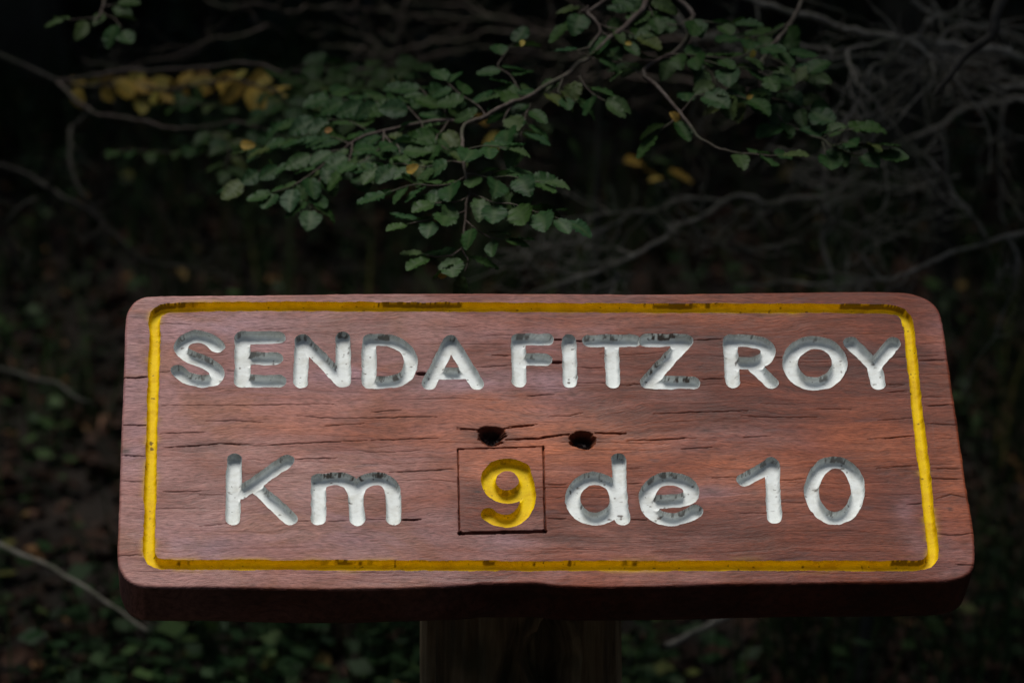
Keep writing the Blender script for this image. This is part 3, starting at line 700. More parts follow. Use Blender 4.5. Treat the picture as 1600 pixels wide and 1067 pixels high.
Cb = leafy(beech, [(1000, -50, 4.75), (1085, 20, 4.72), (1075, 60, 4.7), (1050, 85, 4.7), (1000, 115, 4.66), (1040, 150, 4.64), (1062, 175, 4.62), (1075, 192, 4.6), (1092, 217, 4.58), (1120, 232, 4.57), (1145, 238, 4.56)], .0034, .0011,
 [[(1145, 238, 4.56), (1170, 240, 4.55), (1215, 243, 4.54)],
  [(1062, 175, 4.62), (1045, 195, 4.6), (1032, 205, 4.6)],
  [(1065, 175, 4.62), (1085, 150, 4.62), (1105, 148, 4.62)],
  [(1000, 115, 4.66), (985, 105, 4.66), (965, 92, 4.66)],
  [(1040, 85, 4.68), (1100, 88, 4.66), (1150, 92, 4.66), (1190, 70, 4.66), (1225, 80, 4.66)],
  [(1070, 70, 4.7), (1040, 90, 4.7), (1000, 100, 4.7)],
  [(1075, 85, 4.68), (1110, 110, 4.66), (1125, 140, 4.64), (1165, 155, 4.62)],
  [(1085, 25, 4.72), (1060, 40, 4.7), (1020, 30, 4.7), (985, 20, 4.7)],
  [(1085, 30, 4.72), (1110, 35, 4.7), (1140, 38, 4.7)],
  [(1100, 95, 4.66), (1130, 105, 4.65), (1170, 105, 4.65), (1200, 115, 4.64)]], 'gggl', label='green leafy branch over the right half of the sign', spacing=.0135)
D_ = leafy(beech, [(1290, -60, 4.9), (1240, 30, 4.8), (1190, 90, 4.74), (1185, 130, 4.7), (1205, 170, 4.68), (1225, 195, 4.66), (1255, 207, 4.64), (1285, 217, 4.62)], .0034, .0011,
 [[(1285, 217, 4.62), (1300, 232, 4.6), (1330, 240, 4.6), (1365, 243, 4.6)],
  [(1285, 217, 4.62), (1305, 205, 4.6), (1335, 202, 4.6)],
  [(1300, 230, 4.61), (1320, 222, 4.6), (1360, 225, 4.6)],
  [(1225, 193, 4.66), (1215, 195, 4.65)], [(1225, 193, 4.66), (1245, 198, 4.65)],
  [(1185, 130, 4.7), (1160, 150, 4.68), (1135, 160, 4.66)],
  [(1190, 140, 4.7), (1220, 145, 4.68), (1240, 135, 4.68), (1260, 120, 4.68)],
  [(1190, 90, 4.74), (1225, 100, 4.74), (1250, 115, 4.72)],
  [(1195, 150, 4.7), (1235, 160, 4.68), (1262, 172, 4.66)],
  [(1240, 30, 4.8), (1200, 55, 4.78), (1160, 60, 4.76)],
  [(1285, 222, 4.62), (1290, 238, 4.6)]], 'ggl', label='green leafy branch ending in a fan of leaves above the sign’s right corner', spacing=.0135)
E_ = leafy(beech, [(1000, -50, 4.75), (960, -10, 4.72), (915, 20, 4.7), (940, 50, 4.68), (920, 75, 4.66)], .003, .0013,
 [[(915, 20, 4.7), (910, 5, 4.7)], [(930, 35, 4.69), (960, 45, 4.68), (990, 55, 4.67)], [(940, 50, 4.68), (960, 65, 4.67), (985, 62, 4.67)],
  [(920, 75, 4.66), (900, 80, 4.65), (930, 92, 4.65)], [(920, 10, 4.7), (895, 30, 4.69)],
  [(1000, -20, 4.73), (1010, 5, 4.72), (1020, 25, 4.7)], [(870, 125, 4.64), (845, 150, 4.62), (800, 150, 4.62)],
  [(880, 120, 4.64), (870, 145, 4.62), (900, 160, 4.62)], [(905, 120, 4.64), (930, 150, 4.62), (945, 158, 4.61)],
  [(830, 150, 4.64), (820, 180, 4.6), (812, 215, 4.58)], [(820, 150, 4.64), (800, 120, 4.68), (775, 105, 4.7), (800, 70, 4.72)], [(800, 165, 4.6), (785, 195, 4.58), (812, 205, 4.57)], [(760, 185, 4.6), (740, 160, 4.64), (700, 130, 4.68)]], 'ggl', label='green leafy twigs near the top centre of the picture', spacing=.0145)

bMi = Matrix.Translation(beech.location).inverted()
for (x, y, d, sz, br) in [(684, 437, 4.42, .016, A), (505, 205, 4.66, .010, B), (632, 268, 4.52, .016, B), (818, 62, 4.64, .010, Cb), (1178, 92, 4.65, .012, Cb), (1165, 155, 4.61, .008, Cb), (372, 226, 4.9, .018, B), (975, 68, 4.66, .008, E_), (1062, 192, 4.6, .014, Cb)]:
    o = put_leaf(br, bMi, at(x, y, d), (random.uniform(-1, 1), -.2, random.uniform(-.2, .8)), (random.uniform(-.3, .3), -1, .5), sz, 'y'); o['label'] = 'small yellowed leaf'
# ---- green and yellow sprays further back on the left, on a sapling left of the frame
t2 = Vector((-1.35, 1.9, 0)); t2.z = float(gz(t2.x, t2.y))
sap = thing('beech_sapling', 'young beech at the left with a spray of yellowed leaves and blurred green sprays', 'tree', t2)
tree_trunk(sap, 2.6, .035, .015, (.02, 0), 9)
limb(sap, [(t2.x + .02, t2.y, t2.z + .9), (-1.0, 1.9, 1.25), tuple(at(90, 128, 6.0))], .009, .004, 11)
leafy(sap, [(90, 128, 6.0), (140, 135, 6.0), (230, 138, 6.0), (320, 132, 5.9), (400, 135, 5.8), (460, 130, 5.7)], .004, .0015,
 [[(140, 135, 6), (170, 125, 6), (200, 130, 6)], [(190, 137, 6), (220, 150, 6), (250, 152, 5.98)], [(240, 138, 6), (280, 150, 5.97), (310, 148, 5.95)], [(260, 137, 6), (300, 125, 5.95), (340, 125, 5.9)], [(330, 133, 5.9), (380, 140, 5.85)], [(360, 133, 5.9), (400, 125, 5.85)]],
 'yyyyyyl', (.020, .042), .024, 'spray of yellow autumn leaves at the left', limb_leaves=True, fn=(0, -.6, .7), rnd=.85)
leafy(sap, [(90, 128, 6.0), (150, 180, 5.9), (230, 190, 5.8), (320, 200, 5.7), (400, 200, 5.6), (470, 195, 5.5)], .004, .0015,
 [[(270, 165, 5.8), (320, 165, 5.75), (350, 170, 5.7)], [(160, 240, 5.8), (220, 235, 5.75), (300, 232, 5.7), (340, 220, 5.65)], [(320, 200, 5.7), (350, 220, 5.6), (400, 225, 5.5), (440, 222, 5.4)], [(370, 195, 5.6), (420, 175, 5.5), (470, 170, 5.4)], [(330, 205, 5.6), (360, 240, 5.5), (350, 265, 5.45)], [(400, 200, 5.5), (440, 215, 5.4), (490, 205, 5.3)]],
 'gll', (.024, .038), .020, 'blurred green spray at the left')
leafy(sap, [(90, 128, 6.0), (200, 110, 5.9), (330, 105, 5.8), (440, 115, 5.6), (540, 110, 5.5), (620, 115, 5.4), (680, 120, 5.3)], .004, .0015,
 [[(430, 115, 5.6), (470, 130, 5.5), (520, 135, 5.4), (560, 140, 5.3)], [(440, 112, 5.6), (480, 100, 5.55), (530, 105, 5.5)], [(540, 112, 5.5), (580, 125, 5.4), (630, 120, 5.3)], [(560, 112, 5.4), (600, 100, 5.4), (650, 105, 5.3)], [(480, 140, 5.5), (520, 160, 5.4), (570, 165, 5.3)], [(420, 140, 5.6), (440, 155, 5.5), (480, 165, 5.4)], [(600, 150, 5.2), (560, 180, 5.2), (530, 175, 5.2)]],
 'gll', (.024, .038), .021, 'blurred green spray behind the dense leaves')
leafy(sap, [(150, -60, 5.3), (165, -10, 5.2), (158, 18, 5.15), (145, 35, 5.1)], .003, .0012,
 [[(158, 18, 5.15), (180, 30, 5.12), (190, 45, 5.1)], [(150, 28, 5.1), (125, 30, 5.1), (105, 32, 5.1)], [(160, 12, 5.15), (178, 8, 5.15)]], 'gl', (.026, .034), .019, 'small green sprig at the top left')
# ---- a thin sapling with a few yellow leaves behind the middle
t3 = Vector((.13, 2.3, 0)); t3.z = float(gz(t3.x, t3.y))
ys = thing('yellow_sapling', 'thin sapling with a few yellow-brown leaves seen through the gap right of centre', 'tree', t3)
tree_trunk(ys, .95, .010, .004, (.02, -.03), 13)
for pts, tws in [([(870, 255, 6.3), (860, 215, 6.2), (830, 195, 6.1), (780, 195, 6.0), (735, 195, 6.0)], [[(830, 195, 6.1), (850, 185, 6.1), (885, 212, 6.1)], [(780, 195, 6), (770, 205, 6), (765, 200, 6)]]),
                 ([(1000, 330, 6.4), (1005, 290, 6.3), (990, 255, 6.25), (965, 250, 6.2)], [[(1003, 270, 6.3), (1015, 245, 6.2), (1040, 262, 6.2)], [(1000, 290, 6.3), (1010, 285, 6.3)]])]:
    leafy(ys, pts, .003, .0015, tws, 'yyyl', (.020, .042), .034, 'twig with yellow-brown leaves', limb_leaves=False)

# ================================================================ BARE BRANCHES
def bare(tree, specs, m_=DTWIG, side=3):
    side = side * 2
    Mi = np.array(tree.location)
    for k, (pts, r0, r1, lab) in enumerate(specs):
        P = np.array(wiggle(smooth3(wiggle(pxl(pts), .08, 1, k + int(pts[0][0])), 1), .07, 1, k)); gs = [tube_geo(P, r0 * .66, r1 * .6, 7, seed=k)]
        rr = random.Random(k + 50 + int(pts[0][0]))
        for j in range(side):
            i = rr.randrange(len(P) // 5, len(P) - 2); p = P[i]; d = P[i + 1] - P[i]; d /= np.linalg.norm(d)
            e = np.array([rr.gauss(0, 1), rr.gauss(0, .7), rr.gauss(0, 1)]); d2 = d * .7 + e / np.linalg.norm(e) * .8; l_ = rr.uniform(.05, .16)
            q = p + d2 * l_ * .5; q2 = p + d2 * l_ + np.array([rr.gauss(0, .02), 0, rr.gauss(0, .02)])
            Q = smooth3(wiggle([p, q, q2], .13, 2, j + k), 1); gs.append(tube_geo(Q, min(r1 * .8, r0 * .4, .0024), .0006, 5))
            for _ in range(2):
                a = Q[rr.randrange(2, len(Q) - 1)]; c = a + np.array([rr.gauss(0, .035), rr.gauss(0, .03), rr.gauss(0, .035)]); gs.append(tube_geo(wiggle([a, c], .12, 2, j), .0012, .0005, 4))
        v, f = join_geo(gs); o = link('branch', mesh_np('branch', v - Mi, f, m_), tree)
        if lab: o['label'] = lab
t4 = Vector((1.75, 2.6, 0)); t4.z = float(gz(t4.x, t4.y))
dead = thing('dead_tree', 'bare grey tree whose twisted leafless branches reach in from the upper right', 'tree', t4)
tree_trunk(dead, 3.6, .09, .05, (-.04, 0), 17)
tq = lambda z: (t4.x - .04 * z, t4.y, t4.z + z)
limb(dead, [tq(.9), (1.3, 2.1, 1.25), tuple(at(1640, 90, 5.6))], .03, .016, 18, DTWIG, 'branch')
bare(dead, [
 ([(1640, 90, 5.6), (1560, 75, 5.6), (1480, 65, 5.6), (1400, 58, 5.6), (1310, 45, 5.6), (1200, 12, 5.6), (1130, -20, 5.6)], .010, .007, 'long thick bare branch crossing the upper right'),
 ([(1400, 60, 5.55), (1360, 72, 5.5), (1322, 78, 5.5), (1328, 105, 5.45), (1340, 135, 5.4), (1372, 165, 5.4), (1380, 180, 5.4), (1382, 197, 5.4)], .005, .0018, 'hooked bare twig hanging below the thick branch'),
 ([(1412, 65, 5.5), (1395, 90, 5.5), (1362, 102, 5.45), (1348, 125, 5.45), (1355, 132, 5.45)], .004, .0018, None),
 ([(1418, 62, 5.5), (1440, 75, 5.5), (1456, 95, 5.5), (1459, 120, 5.45), (1450, 148, 5.45)], .0045, .002, None),
 ([(1410, 62, 5.6), (1440, 58, 5.6), (1480, 78, 5.6), (1510, 85, 5.6)], .006, .003, None),
 ([(1322, 78, 5.6), (1260, 72, 5.7), (1200, 66, 5.7), (1150, 80, 5.8), (1100, 60, 5.9), (1040, 40, 6)], .0055, .0025, None),
 ([(1325, 100, 5.6), (1290, 105, 5.6), (1260, 118, 5.6), (1240, 140, 5.7)], .004, .002, None),
 ([(1640, 150, 5.9), (1560, 140, 5.9), (1500, 115, 5.85), (1450, 95, 5.8)], .011, .006, 'pale bare branch at the right edge'),
 ([(1640, 110, 5.7), (1580, 90, 5.7), (1540, 85, 5.7)], .012, .006, None),
 ([(1640, 130, 5.8), (1590, 125, 5.8), (1550, 105, 5.8), (1490, 90, 5.8)], .007, .003, None),
 ([(1640, 160, 6.1), (1570, 160, 6.1), (1500, 170, 6.1), (1440, 210, 6.1), (1370, 240, 6.1), (1280, 255, 6.2), (1200, 230, 6.3)], .008, .0035, 'bare branch arching beneath the pale one'),
 ([(1570, 160, 6.1), (1565, 210, 6.1), (1558, 270, 6.1), (1560, 330, 6.1), (1575, 380, 6.1)], .005, .0025, None),
 ([(1425, 0, 5.7), (1455, 20, 5.7), (1480, 32, 5.7), (1490, 55, 5.7), (1505, 78, 5.7)], .006, .003, None),
 ([(1440, -20, 5.7), (1480, 32, 5.7), (1535, 45, 5.7), (1600, 60, 5.7)], .005, .0035, None),
 ([(1250, 155, 5.8), (1300, 175, 5.75), (1345, 185, 5.7), (1380, 175, 5.7), (1420, 170, 5.7)], .0035, .0018, None),
 ([(1000, -30, 6.2), (1060, 30, 6.1), (1130, 55, 6), (1210, 80, 6), (1300, 90, 6), (1430, 98, 6)], .007, .004, None)], DTWIG)
dk = thing('dark_tree', 'dark forked branch of a tree at the upper right corner', 'tree', (1.45, 1.0, float(gz(1.45, 1.0))))
tree_trunk(dk, 3.2, .06, .03, (0, 0), 23)
limb(dk, [(1.45, 1.0, float(gz(1.45, 1.0)) + 1.6), (1.1, .9, 1.75), tuple(at(1590, -60, 4.9)), tuple(at(1555, 20, 4.9)), tuple(at(1548, 60, 4.9)), tuple(at(1500, 95, 4.9)), tuple(at(1460, 150, 4.9))], .013, .003, 24, BARK, 'branch')
# far tangle behind the leaves, upper centre
t5 = Vector((.9, 3.6, 0)); t5.z = float(gz(t5.x, t5.y))
tang_t = thing('tangled_shrub', 'leafless grey shrub of tangled twigs behind the green leaves at the top', 'shrub', t5)
tree_trunk(tang_t, .9, .03, .015, (-.1, -.1), 27)
bare(tang_t, [
 ([(1250, 130, 7.0), (1160, 115, 6.9), (1060, 100, 6.8), (960, 98, 6.7), (900, 92, 6.6), (830, 83, 6.5), (740, 75, 6.5), (680, 85, 6.5), (610, 102, 6.5)], .008, .003, None),
 ([(960, 98, 6.7), (900, 120, 6.6), (850, 160, 6.6), (820, 175, 6.6), (808, 230, 6.6), (825, 262, 6.6)], .006, .003, None),
 ([(900, 92, 6.6), (860, 55, 6.6), (800, 30, 6.6), (720, 5, 6.6)], .006, .003, None),
 ([(640, -10, 6.4), (625, 40, 6.4), (622, 80, 6.4), (612, 105, 6.4)], .005, .003, None),
 ([(840, 50, 6.5), (760, 45, 6.5), (690, 60, 6.5), (600, 85, 6.5), (500, 75, 6.5)], .005, .002, None),
 ([(1100, 60, 6.8), (1000, 60, 6.8), (940, 30, 6.8), (880, -10, 6.8)], .007, .004, None),
 ([(1180, 150, 6.8), (1090, 130, 6.8), (1000, 125, 6.8), (900, 130, 6.8)], .010, .006, None),
 ([(420, 40, 6.3), (370, 60, 6.3), (310, 70, 6.3), (270, 90, 6.3), (200, 108, 6.3), (130, 95, 6.3)], .005, .002, None),
 ([(320, 2, 6.2), (400, 5, 6.2), (500, 10, 6.3), (600, 20, 6.4), (700, 25, 6.4)], .005, .003, None),
 ([(1180, 170, 6.4), (1130, 200, 6.4), (1100, 205, 6.4)], .005, .003, None)], TWIG, 3)
# branches rising behind the sign, right of centre
t6 = Vector((.55, 1.9, 0)); t6.z = float(gz(t6.x, t6.y))
sh = thing('bare_shrub', 'leafless shrub with long slanting twigs just above the right half of the sign', 'shrub', t6)
tree_trunk(sh, .30, .016, .009, (.1, 0), 31)
bare(sh, [
 ([(1290, 500, 6.0), (1282, 380, 6.0), (1290, 310, 6.0), (1292, 260, 6.0), (1300, 200, 6.1)], .006, .004, 'upright bare stem'),
 ([(1290, 310, 6.0), (1200, 322, 5.9), (1130, 315, 5.9), (1080, 345, 5.85), (1040, 372, 5.8), (990, 400, 5.8), (960, 415, 5.8), (850, 450, 5.75), (780, 490, 5.7)], .0065, .004, 'bare branch slanting down to the left above the sign'),
 ([(1080, 345, 5.85), (1100, 375, 5.85), (1130, 380, 5.85)], .003, .0015, None),
 ([(1130, 315, 5.9), (1060, 310, 5.9), (1000, 330, 5.9), (920, 340, 5.9), (840, 345, 5.9)], .0045, .002, None),
 ([(1000, 330, 5.9), (940, 360, 5.9), (880, 380, 5.9), (820, 395, 5.9)], .0035, .002, None),
 ([(960, 412, 5.8), (900, 410, 5.8), (870, 395, 5.8), (860, 370, 5.8)], .003, .0015, None),
 ([(960, 420, 5.8), (965, 440, 5.8), (950, 460, 5.8)], .004, .003, None),
 ([(1290, 330, 6), (1330, 350, 6), (1370, 385, 6)], .003, .0015, None),
 ([(1240, 250, 6.1), (1250, 270, 6.1), (1290, 290, 6.1)], .003, .002, None)], DTWIG, 4)
t7 = Vector((1.25, 1.6, 0)); t7.z = float(gz(t7.x, t7.y))
rs = thing('bare_shrub', 'leafless shrub with forked twigs at the right edge above the sign’s corner', 'shrub', t7)
tree_trunk(rs, .8, .02, .012, (0, 0), 33)
limb(rs, [(t7.x, t7.y, t7.z + .7), (1.05, 1.6, 1.15), tuple(at(1660, 350, 5.7))], .012, .007, 34, DTWIG, 'branch')
bare(rs, [
 ([(1660, 350, 5.7), (1610, 362, 5.7), (1560, 372, 5.7), (1500, 390, 5.7), (1440, 418, 5.7), (1380, 438, 5.7), (1340, 442, 5.7), (1240, 440, 5.8), (1150, 445, 5.8)], .006, .003, 'bare branch dipping towards the sign’s right corner'),
 ([(1540, 372, 5.7), (1520, 340, 5.7), (1490, 305, 5.7), (1465, 265, 5.7), (1430, 230, 5.7)], .0055, .003, None),
 ([(1490, 320, 5.8), (1450, 340, 5.8), (1430, 355, 5.8)], .003, .0015, None),
 ([(1500, 275, 5.9), (1440, 290, 5.9), (1380, 288, 5.9), (1320, 285, 5.9)], .0035, .002, None),
 ([(1575, 372, 5.7), (1590, 400, 5.7), (1588, 440, 5.7)], .004, .0025, None),
 ([(1345, 440, 5.7), (1343, 470, 5.7)], .005, .004, None)], DTWIG, 3)
# left-hand arching stem
t8 = Vector((-1.05, 2.0, 0)); t8.z = float(gz(t8.x, t8.y))
ls = thing('arching_shrub', 'dim leafless shrub with a long arching stem left of the sign', 'shrub', t8)
tree_trunk(ls, .5, .02, .014, (0, 0), 35)
limb(ls, [(t8.x, t8.y, t8.z + .45), (-.95, 2.0, 1.1), tuple(at(-40, 250, 6.3))], .012, .007, 36, BARK, 'branch')
bare(ls, [
 ([(-40, 250, 6.3), (40, 270, 6.3), (100, 310, 6.2), (150, 340, 6.2), (190, 380, 6.2), (220, 408, 6.2), (300, 418, 6.2), (370, 440, 6.2)], .008, .004, 'arching bare stem'),
 ([(110, 200, 6.4), (108, 250, 6.3), (125, 300, 6.2), (160, 345, 6.2)], .006, .005, None),
 ([(60, 310, 6.2), (30, 325, 6.2), (5, 355, 6.2), (18, 390, 6.2), (22, 440, 6.2)], .007, .004, None),
 ([(110, 200, 6.4), (140, 165, 6.4), (160, 150, 6.4)], .005, .003, None)], BARK, 2)
def fallen(label, pts, r0, r1, seed, name='fallen_branch'):
    P = pxl(pts); z = Vector(P[0]); v, f = tube_geo(smooth3(wiggle(P, .03, 2, seed), 1), r0, r1, 8, seed=seed)
    o = link(name, mesh_np(name, v - np.array(z), f, DTWIG)); o.location = z; o['label'] = label; o['category'] = 'branch'; o['group'] = 'fallen branches on the forest floor'
fallen('thin grey fallen branch left of the sign’s lower left corner', [(-60, 835, 5.85), (0, 850, 5.8), (80, 885, 5.7), (130, 915, 5.65), (190, 955, 5.6), (230, 985, 5.58)], .0042, .002, 1)
fallen('dim curved fallen branch left of the sign’s upper left side', [(-60, 570, 6.4), (20, 580, 6.35), (90, 598, 6.3), (140, 628, 6.2)], .004, .002, 2)
fallen('short grey stick lying below the sign right of the post', [(1040, 1010, 5.5), (1080, 988, 5.55), (1130, 965, 5.6), (1160, 950, 5.65)], .005, .004, 3)

# ================================================================ FOREST
def crown_mesh(name, seed, R=(1.9, 1.9, 1.3), n=12000, s=.10, clumps=60):
    g = np.random.default_rng(seed); c = g.normal(size=(clumps, 3)); c /= np.linalg.norm(c, axis=1)[:, None]; c *= (g.random((clumps, 1)) ** .4) * .85
    k = g.integers(0, clumps, n); p = (c[k] + g.normal(size=(n, 3)) * .16) * np.array(R)
    d = g.normal(size=(n, 3)); d[:, 2] *= .5; d /= np.linalg.norm(d, axis=1)[:, None]
    nn = g.normal(size=(n, 3)) * .6 + np.array([0, 0, 1]); e = np.cross(nn, d); e /= np.linalg.norm(e, axis=1)[:, None]
    L_ = s * g.uniform(.6, 1.2, (n, 1)); W_ = L_ * .36
    V_ = np.stack([p, p + d * L_ * .5 + e * W_, p + d * L_, p + d * L_ * .5 - e * W_], 1).reshape(-1, 3)
    return mesh_np(name, V_, np.arange(n * 4).reshape(-1, 4), CROWN, smooth=False)
crowns = [crown_mesh('crown', s, n=6200) for s in range(3)]
bc = link('crown', crown_mesh('crown', 11, (1.8, 1.35, .5), 5000, .09, 110), beech, Matrix.Translation((-1.15, -.28, 2.55)))
bc['label'] = 'leafy crown spreading over the path edge above the sign'
sc_ = link('crown', crown_mesh('crown', 12, (1.2, .9, .5), 900, .08, 50), sap, Matrix.Translation((0, .1, 2.3)))
def limbs_mesh(seed, h, cz, r):
    rr = random.Random(seed); gs = [tube_geo(smooth3(wiggle([(0, 0, -.3), (0, 0, h * .5), (rr.uniform(-.15, .15), rr.uniform(-.15, .15), h)], .04, 2, seed), 1), r, r * .4, 10, seed=seed)]
    for i in range(7):
        a = rr.uniform(0, 6.28); z = h * rr.uniform(.55, .95); l_ = rr.uniform(.7, 1.5)
        gs.append(tube_geo(smooth3(wiggle([(0, 0, z), (math.cos(a) * l_ * .5, math.sin(a) * l_ * .5, z + .25), (math.cos(a) * l_, math.sin(a) * l_, z + .6)], .08, 2, i + seed), 1), r * .35, r * .08, 6))
    v, f = join_geo(gs); return mesh_np('trunk', v, f, BARK)
trunks = [limbs_mesh(s, 3.4, 0, .065 + .02 * s) for s in range(3)]
def forest_tree(x, y, label, group, sc=1.0, crown_drop=0.0, i=0):
    z = float(gz(x, y)); t = thing('forest_tree', label, 'tree', (x, y, z), group)
    a = random.uniform(0, 6.28)
    link('trunk', trunks[i % 3], t, Matrix.Rotation(a, 4, 'Z') @ Matrix.Diagonal((sc, sc, sc, 1)))
    link('crown', crowns[i % 3], t, Matrix.Translation((0, 0, (3.5 - crown_drop) * sc)) @ Matrix.Rotation(a, 4, 'Z') @ Matrix.Diagonal((sc, sc, sc, 1)))
    return t
vis = [(at(1400, 350, 8.6), 'dim mossy trunk standing in the dark right of the picture'), (at(60, 250, 9.2), 'dim trunk in the dark at the far left'), (at(940, 230, 10.5), 'black trunk in the dark gap right of centre'), (at(260, 300, 10.2), 'faint dark trunk deep behind the left green spray')]
pos = []
for i, (p, lab) in enumerate(vis):
    forest_tree(p.x, p.y, lab, None, 1.0, -.15, i); pos.append((p.x, p.y))
k = 0
for (x, y) in [(-3.5, 1.5), (3.6, 1.4), (-2.9, 3.6), (-.9, 3.95), (.9, 3.3), (2.7, 3.0), (-4.6, 2.2), (4.6, 2.4), (-3.4, 5.4), (-1.3, 6.2), (1.4, 6.6), (3.4, 5.6), (-5.8, 5.0), (5.8, 5.2), (-2.4, 9), (0.2, 9.2), (2.6, 9), (-5.2, 9), (5.4, 9), (-8, 8), (8, 8), (-8, 3), (8, 3)]:
    if abs(x) < 1.2 and y < 4: x += (1.75 if x > 0 else -1.75) * .9
    forest_tree(x, y, 'forest tree with a closed leafy crown shading the slope behind the sign', 'trees on the slope behind the sign', random.uniform(.95, 1.1), .35 if y < 4 else .45, k); k += 1
for (x, y) in [(-2.3, -4.6), (2.5, -4.9), (-.2, -5.9), (-3.2, -7.2), (-.8, -8.0), (1.6, -7.6), (4, -7), (-5.6, -5.2), (6, -5), (-7, -2.2), (7.2, -2), (-6.6, .6), (6.8, .6), (-4.4, -9.5), (0.4, -10.5), (4.6, -9.5), (-9, -5), (9.2, -5)]:
    forest_tree(x, y, 'forest tree on the far side of the trail behind the viewer', 'trees on the other side of the trail', random.uniform(.95, 1.15), 1.1, k); k += 1

for (x, y, r_) in [(-3.4, -6.2, .62), (-1.9, -6.9, .7), (-.3, -7.1, .65), (1.3, -6.8, .7), (2.9, -6.3, .62), (-5, -4.6, .7), (4.8, -4.4, .7), (-5.4, -2.2, .7), (5.4, -2.0, .7), (-4.9, -.2, .6), (4.9, 0, .6)]:  # unseen bushes, added to keep low sky light off the sign's underside
    t = thing('bush', 'dense low bush out of view, added to block low sky light', 'bush', (x, y, float(gz(x, y))), 'added bushes out of view that block low sky light')
    link('crown', crowns[k % 3], t, Matrix.Translation((0, 0, .8)) @ Matrix.Diagonal((r_, r_, .85, 1))); link('stem', trunks[k % 3], t, Matrix.Diagonal((.4, .4, .3, 1))); k += 1
# ---- forest floor cover
def litter(name, n, xr, yr, size, m_, seed, up=.012, cur=.3, flat=.35):
    g = np.random.default_rng(seed); x = g.uniform(*xr, n); y = yr[0] + (yr[1] - yr[0]) * g.random(n) ** 1.2; z = gz(x, y) + g.random(n) * up
    p = np.stack([x, y, z], 1); a = g.uniform(0, 6.28, n); d = np.stack([np.cos(a), np.sin(a), g.normal(0, flat, n)], 1); d /= np.linalg.norm(d, axis=1)[:, None]
    nn = np.stack([g.normal(0, flat, n), g.normal(0, flat, n), np.ones(n)], 1); e = np.cross(nn, d); e /= np.linalg.norm(e, axis=1)[:, None]; nn = np.cross(d, e)
    L_ = (size * g.uniform(.6, 1.3, n))[:, None]; W_ = L_ * .36; c = L_ * cur * g.uniform(-.3, 1, (n, 1))
    V_ = np.stack([p, p + d * L_ * .3 + e * W_ * .85 + nn * c * .6, p + d * L_ * .7 + e * W_ * .8 + nn * c, p + d * L_, p + d * L_ * .7 - e * W_ * .8 + nn * c, p + d * L_ * .3 - e * W_ * .85 + nn * c * .6], 1).reshape(-1, 3)
    b0 = np.arange(n)[:, None] * 6
    F_ = np.concatenate([b0 + np.array([[0, 1, 2, 3]]), b0 + np.array([[0, 3, 4, 5]])], 0)
    o = link(name, mesh_np(name, V_, F_, m_, smooth=False)); o['kind'] = 'stuff'; return o
litter('leaf_litter', 42000, (-2.6, 2.6), (.2, 7.5), .040, LITTER, 1, .03)['label'] = 'brown fallen leaves covering the dark forest floor'
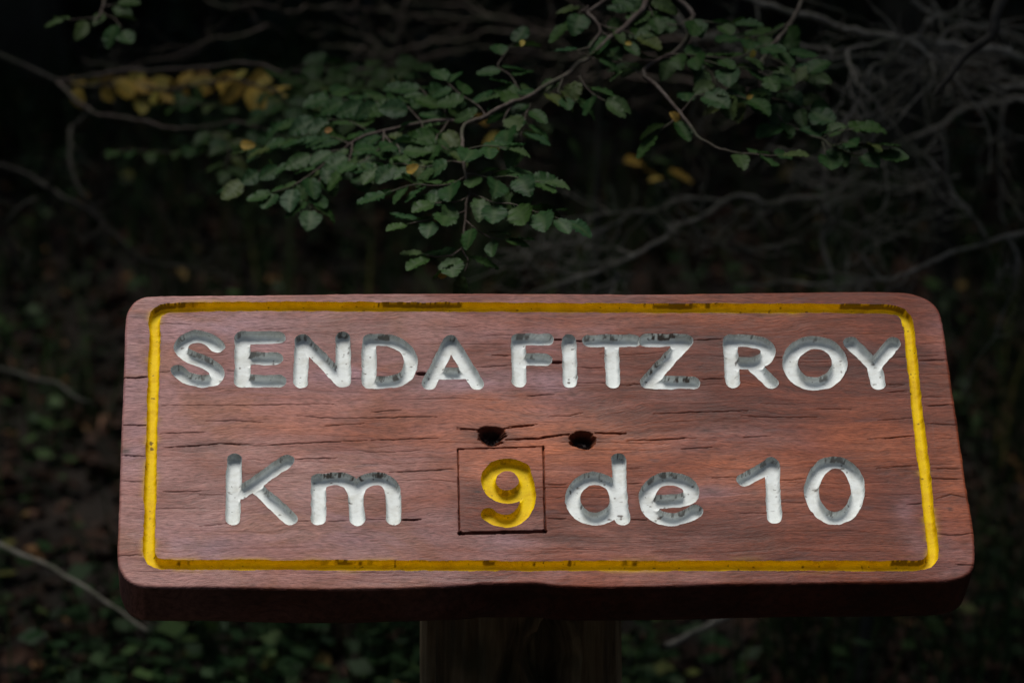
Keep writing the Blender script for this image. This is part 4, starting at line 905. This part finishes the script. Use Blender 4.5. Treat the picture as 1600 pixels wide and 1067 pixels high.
def herbs(name, n, seed, xr, yr, hr, ls, m_=HERB, dens=8, clump=.35):
    g = np.random.default_rng(seed); x = g.uniform(*xr, n); y = g.uniform(*yr, n)
    m2 = fbm(x * 1.6 + 40, y * 1.6 + 40, 2) > clump; x, y = x[m2], y[m2]; n = len(x); base = np.stack([x, y, gz(x, y)], 1)
    Vs = []; Fs = []; o = 0
    h = g.uniform(*hr, n); lean = g.normal(0, .25, (n, 2))
    for j in range(dens):
        t = (j + 1) / dens; p = base + np.stack([lean[:, 0] * h * t, lean[:, 1] * h * t, h * t], 1)
        a = g.uniform(0, 6.28, n); d = np.stack([np.cos(a), np.sin(a), g.uniform(-.3, .5, n)], 1); d /= np.linalg.norm(d, axis=1)[:, None]
        nn = np.stack([g.normal(0, .3, n), g.normal(0, .3, n) - .2, np.ones(n)], 1); e = np.cross(nn, d); e /= np.linalg.norm(e, axis=1)[:, None]
        L_ = (ls * g.uniform(.6, 1.3, n))[:, None]; W_ = L_ * .35
        V_ = np.stack([p, p + d * L_ * .5 + e * W_, p + d * L_, p + d * L_ * .5 - e * W_], 1).reshape(-1, 3)
        Vs.append(V_); Fs.append(np.arange(n * 4).reshape(-1, 4) + o); o += n * 4
    # stems
    wv = .0018; top = base + np.stack([lean[:, 0] * h, lean[:, 1] * h, h], 1); ex = np.array([wv, 0, 0])
    V_ = np.stack([base - ex, base + ex, top + ex * .4, top - ex * .4], 1).reshape(-1, 3); Vs.append(V_); Fs.append(np.arange(n * 4).reshape(-1, 4) + o)
    ob = link(name, mesh_np(name, np.vstack(Vs), np.vstack(Fs), m_, smooth=False)); ob['kind'] = 'stuff'; return ob
herbs('undergrowth', 1200, 3, (-2.4, 2.4), (.5, 6.5), (.05, .22), .035)['label'] = 'dim green herbs growing on the dark forest floor'
herbs('low_leafy_plants', 300, 5, (-.7, .25), (.6, 2.0), (.08, .24), .042, HERB2, 10, .42)['label'] = 'green leafy plants growing below the sign to the left'
def grass(name, n, seed, xr, yr):
    g = np.random.default_rng(seed); k = n // 14; cx = g.uniform(*xr, k); cy = g.uniform(*yr, k); ii = g.integers(0, k, n)
    x = cx[ii] + g.normal(0, .04, n); y = cy[ii] + g.normal(0, .04, n); b0 = np.stack([x, y, gz(x, y) - .01], 1)
    h = g.uniform(.10, .32, n)[:, None]; ln = g.normal(0, .35, (n, 2)); wv = .0022
    a = g.uniform(0, 6.28, n); e = np.stack([np.cos(a), np.sin(a), np.zeros(n)], 1) * wv
    mid = b0 + np.concatenate([ln * h * .35, h * .6], 1); top = b0 + np.concatenate([ln * h, h * .95], 1)
    V_ = np.stack([b0 - e, b0 + e, mid + e * .8, mid - e * .8, top + e * .1, top - e * .1], 1).reshape(-1, 3); q = np.arange(n)[:, None] * 6
    F_ = np.concatenate([q + np.array([[0, 1, 2, 3]]), q + np.array([[3, 2, 4, 5]])])
    ob = link(name, mesh_np(name, V_, F_, HERB, smooth=False)); ob['kind'] = 'stuff'; ob['label'] = 'dim grass blades growing through the leaf litter'
grass('grass', 14000, 9, (-2.6, 2.6), (.5, 6.5))
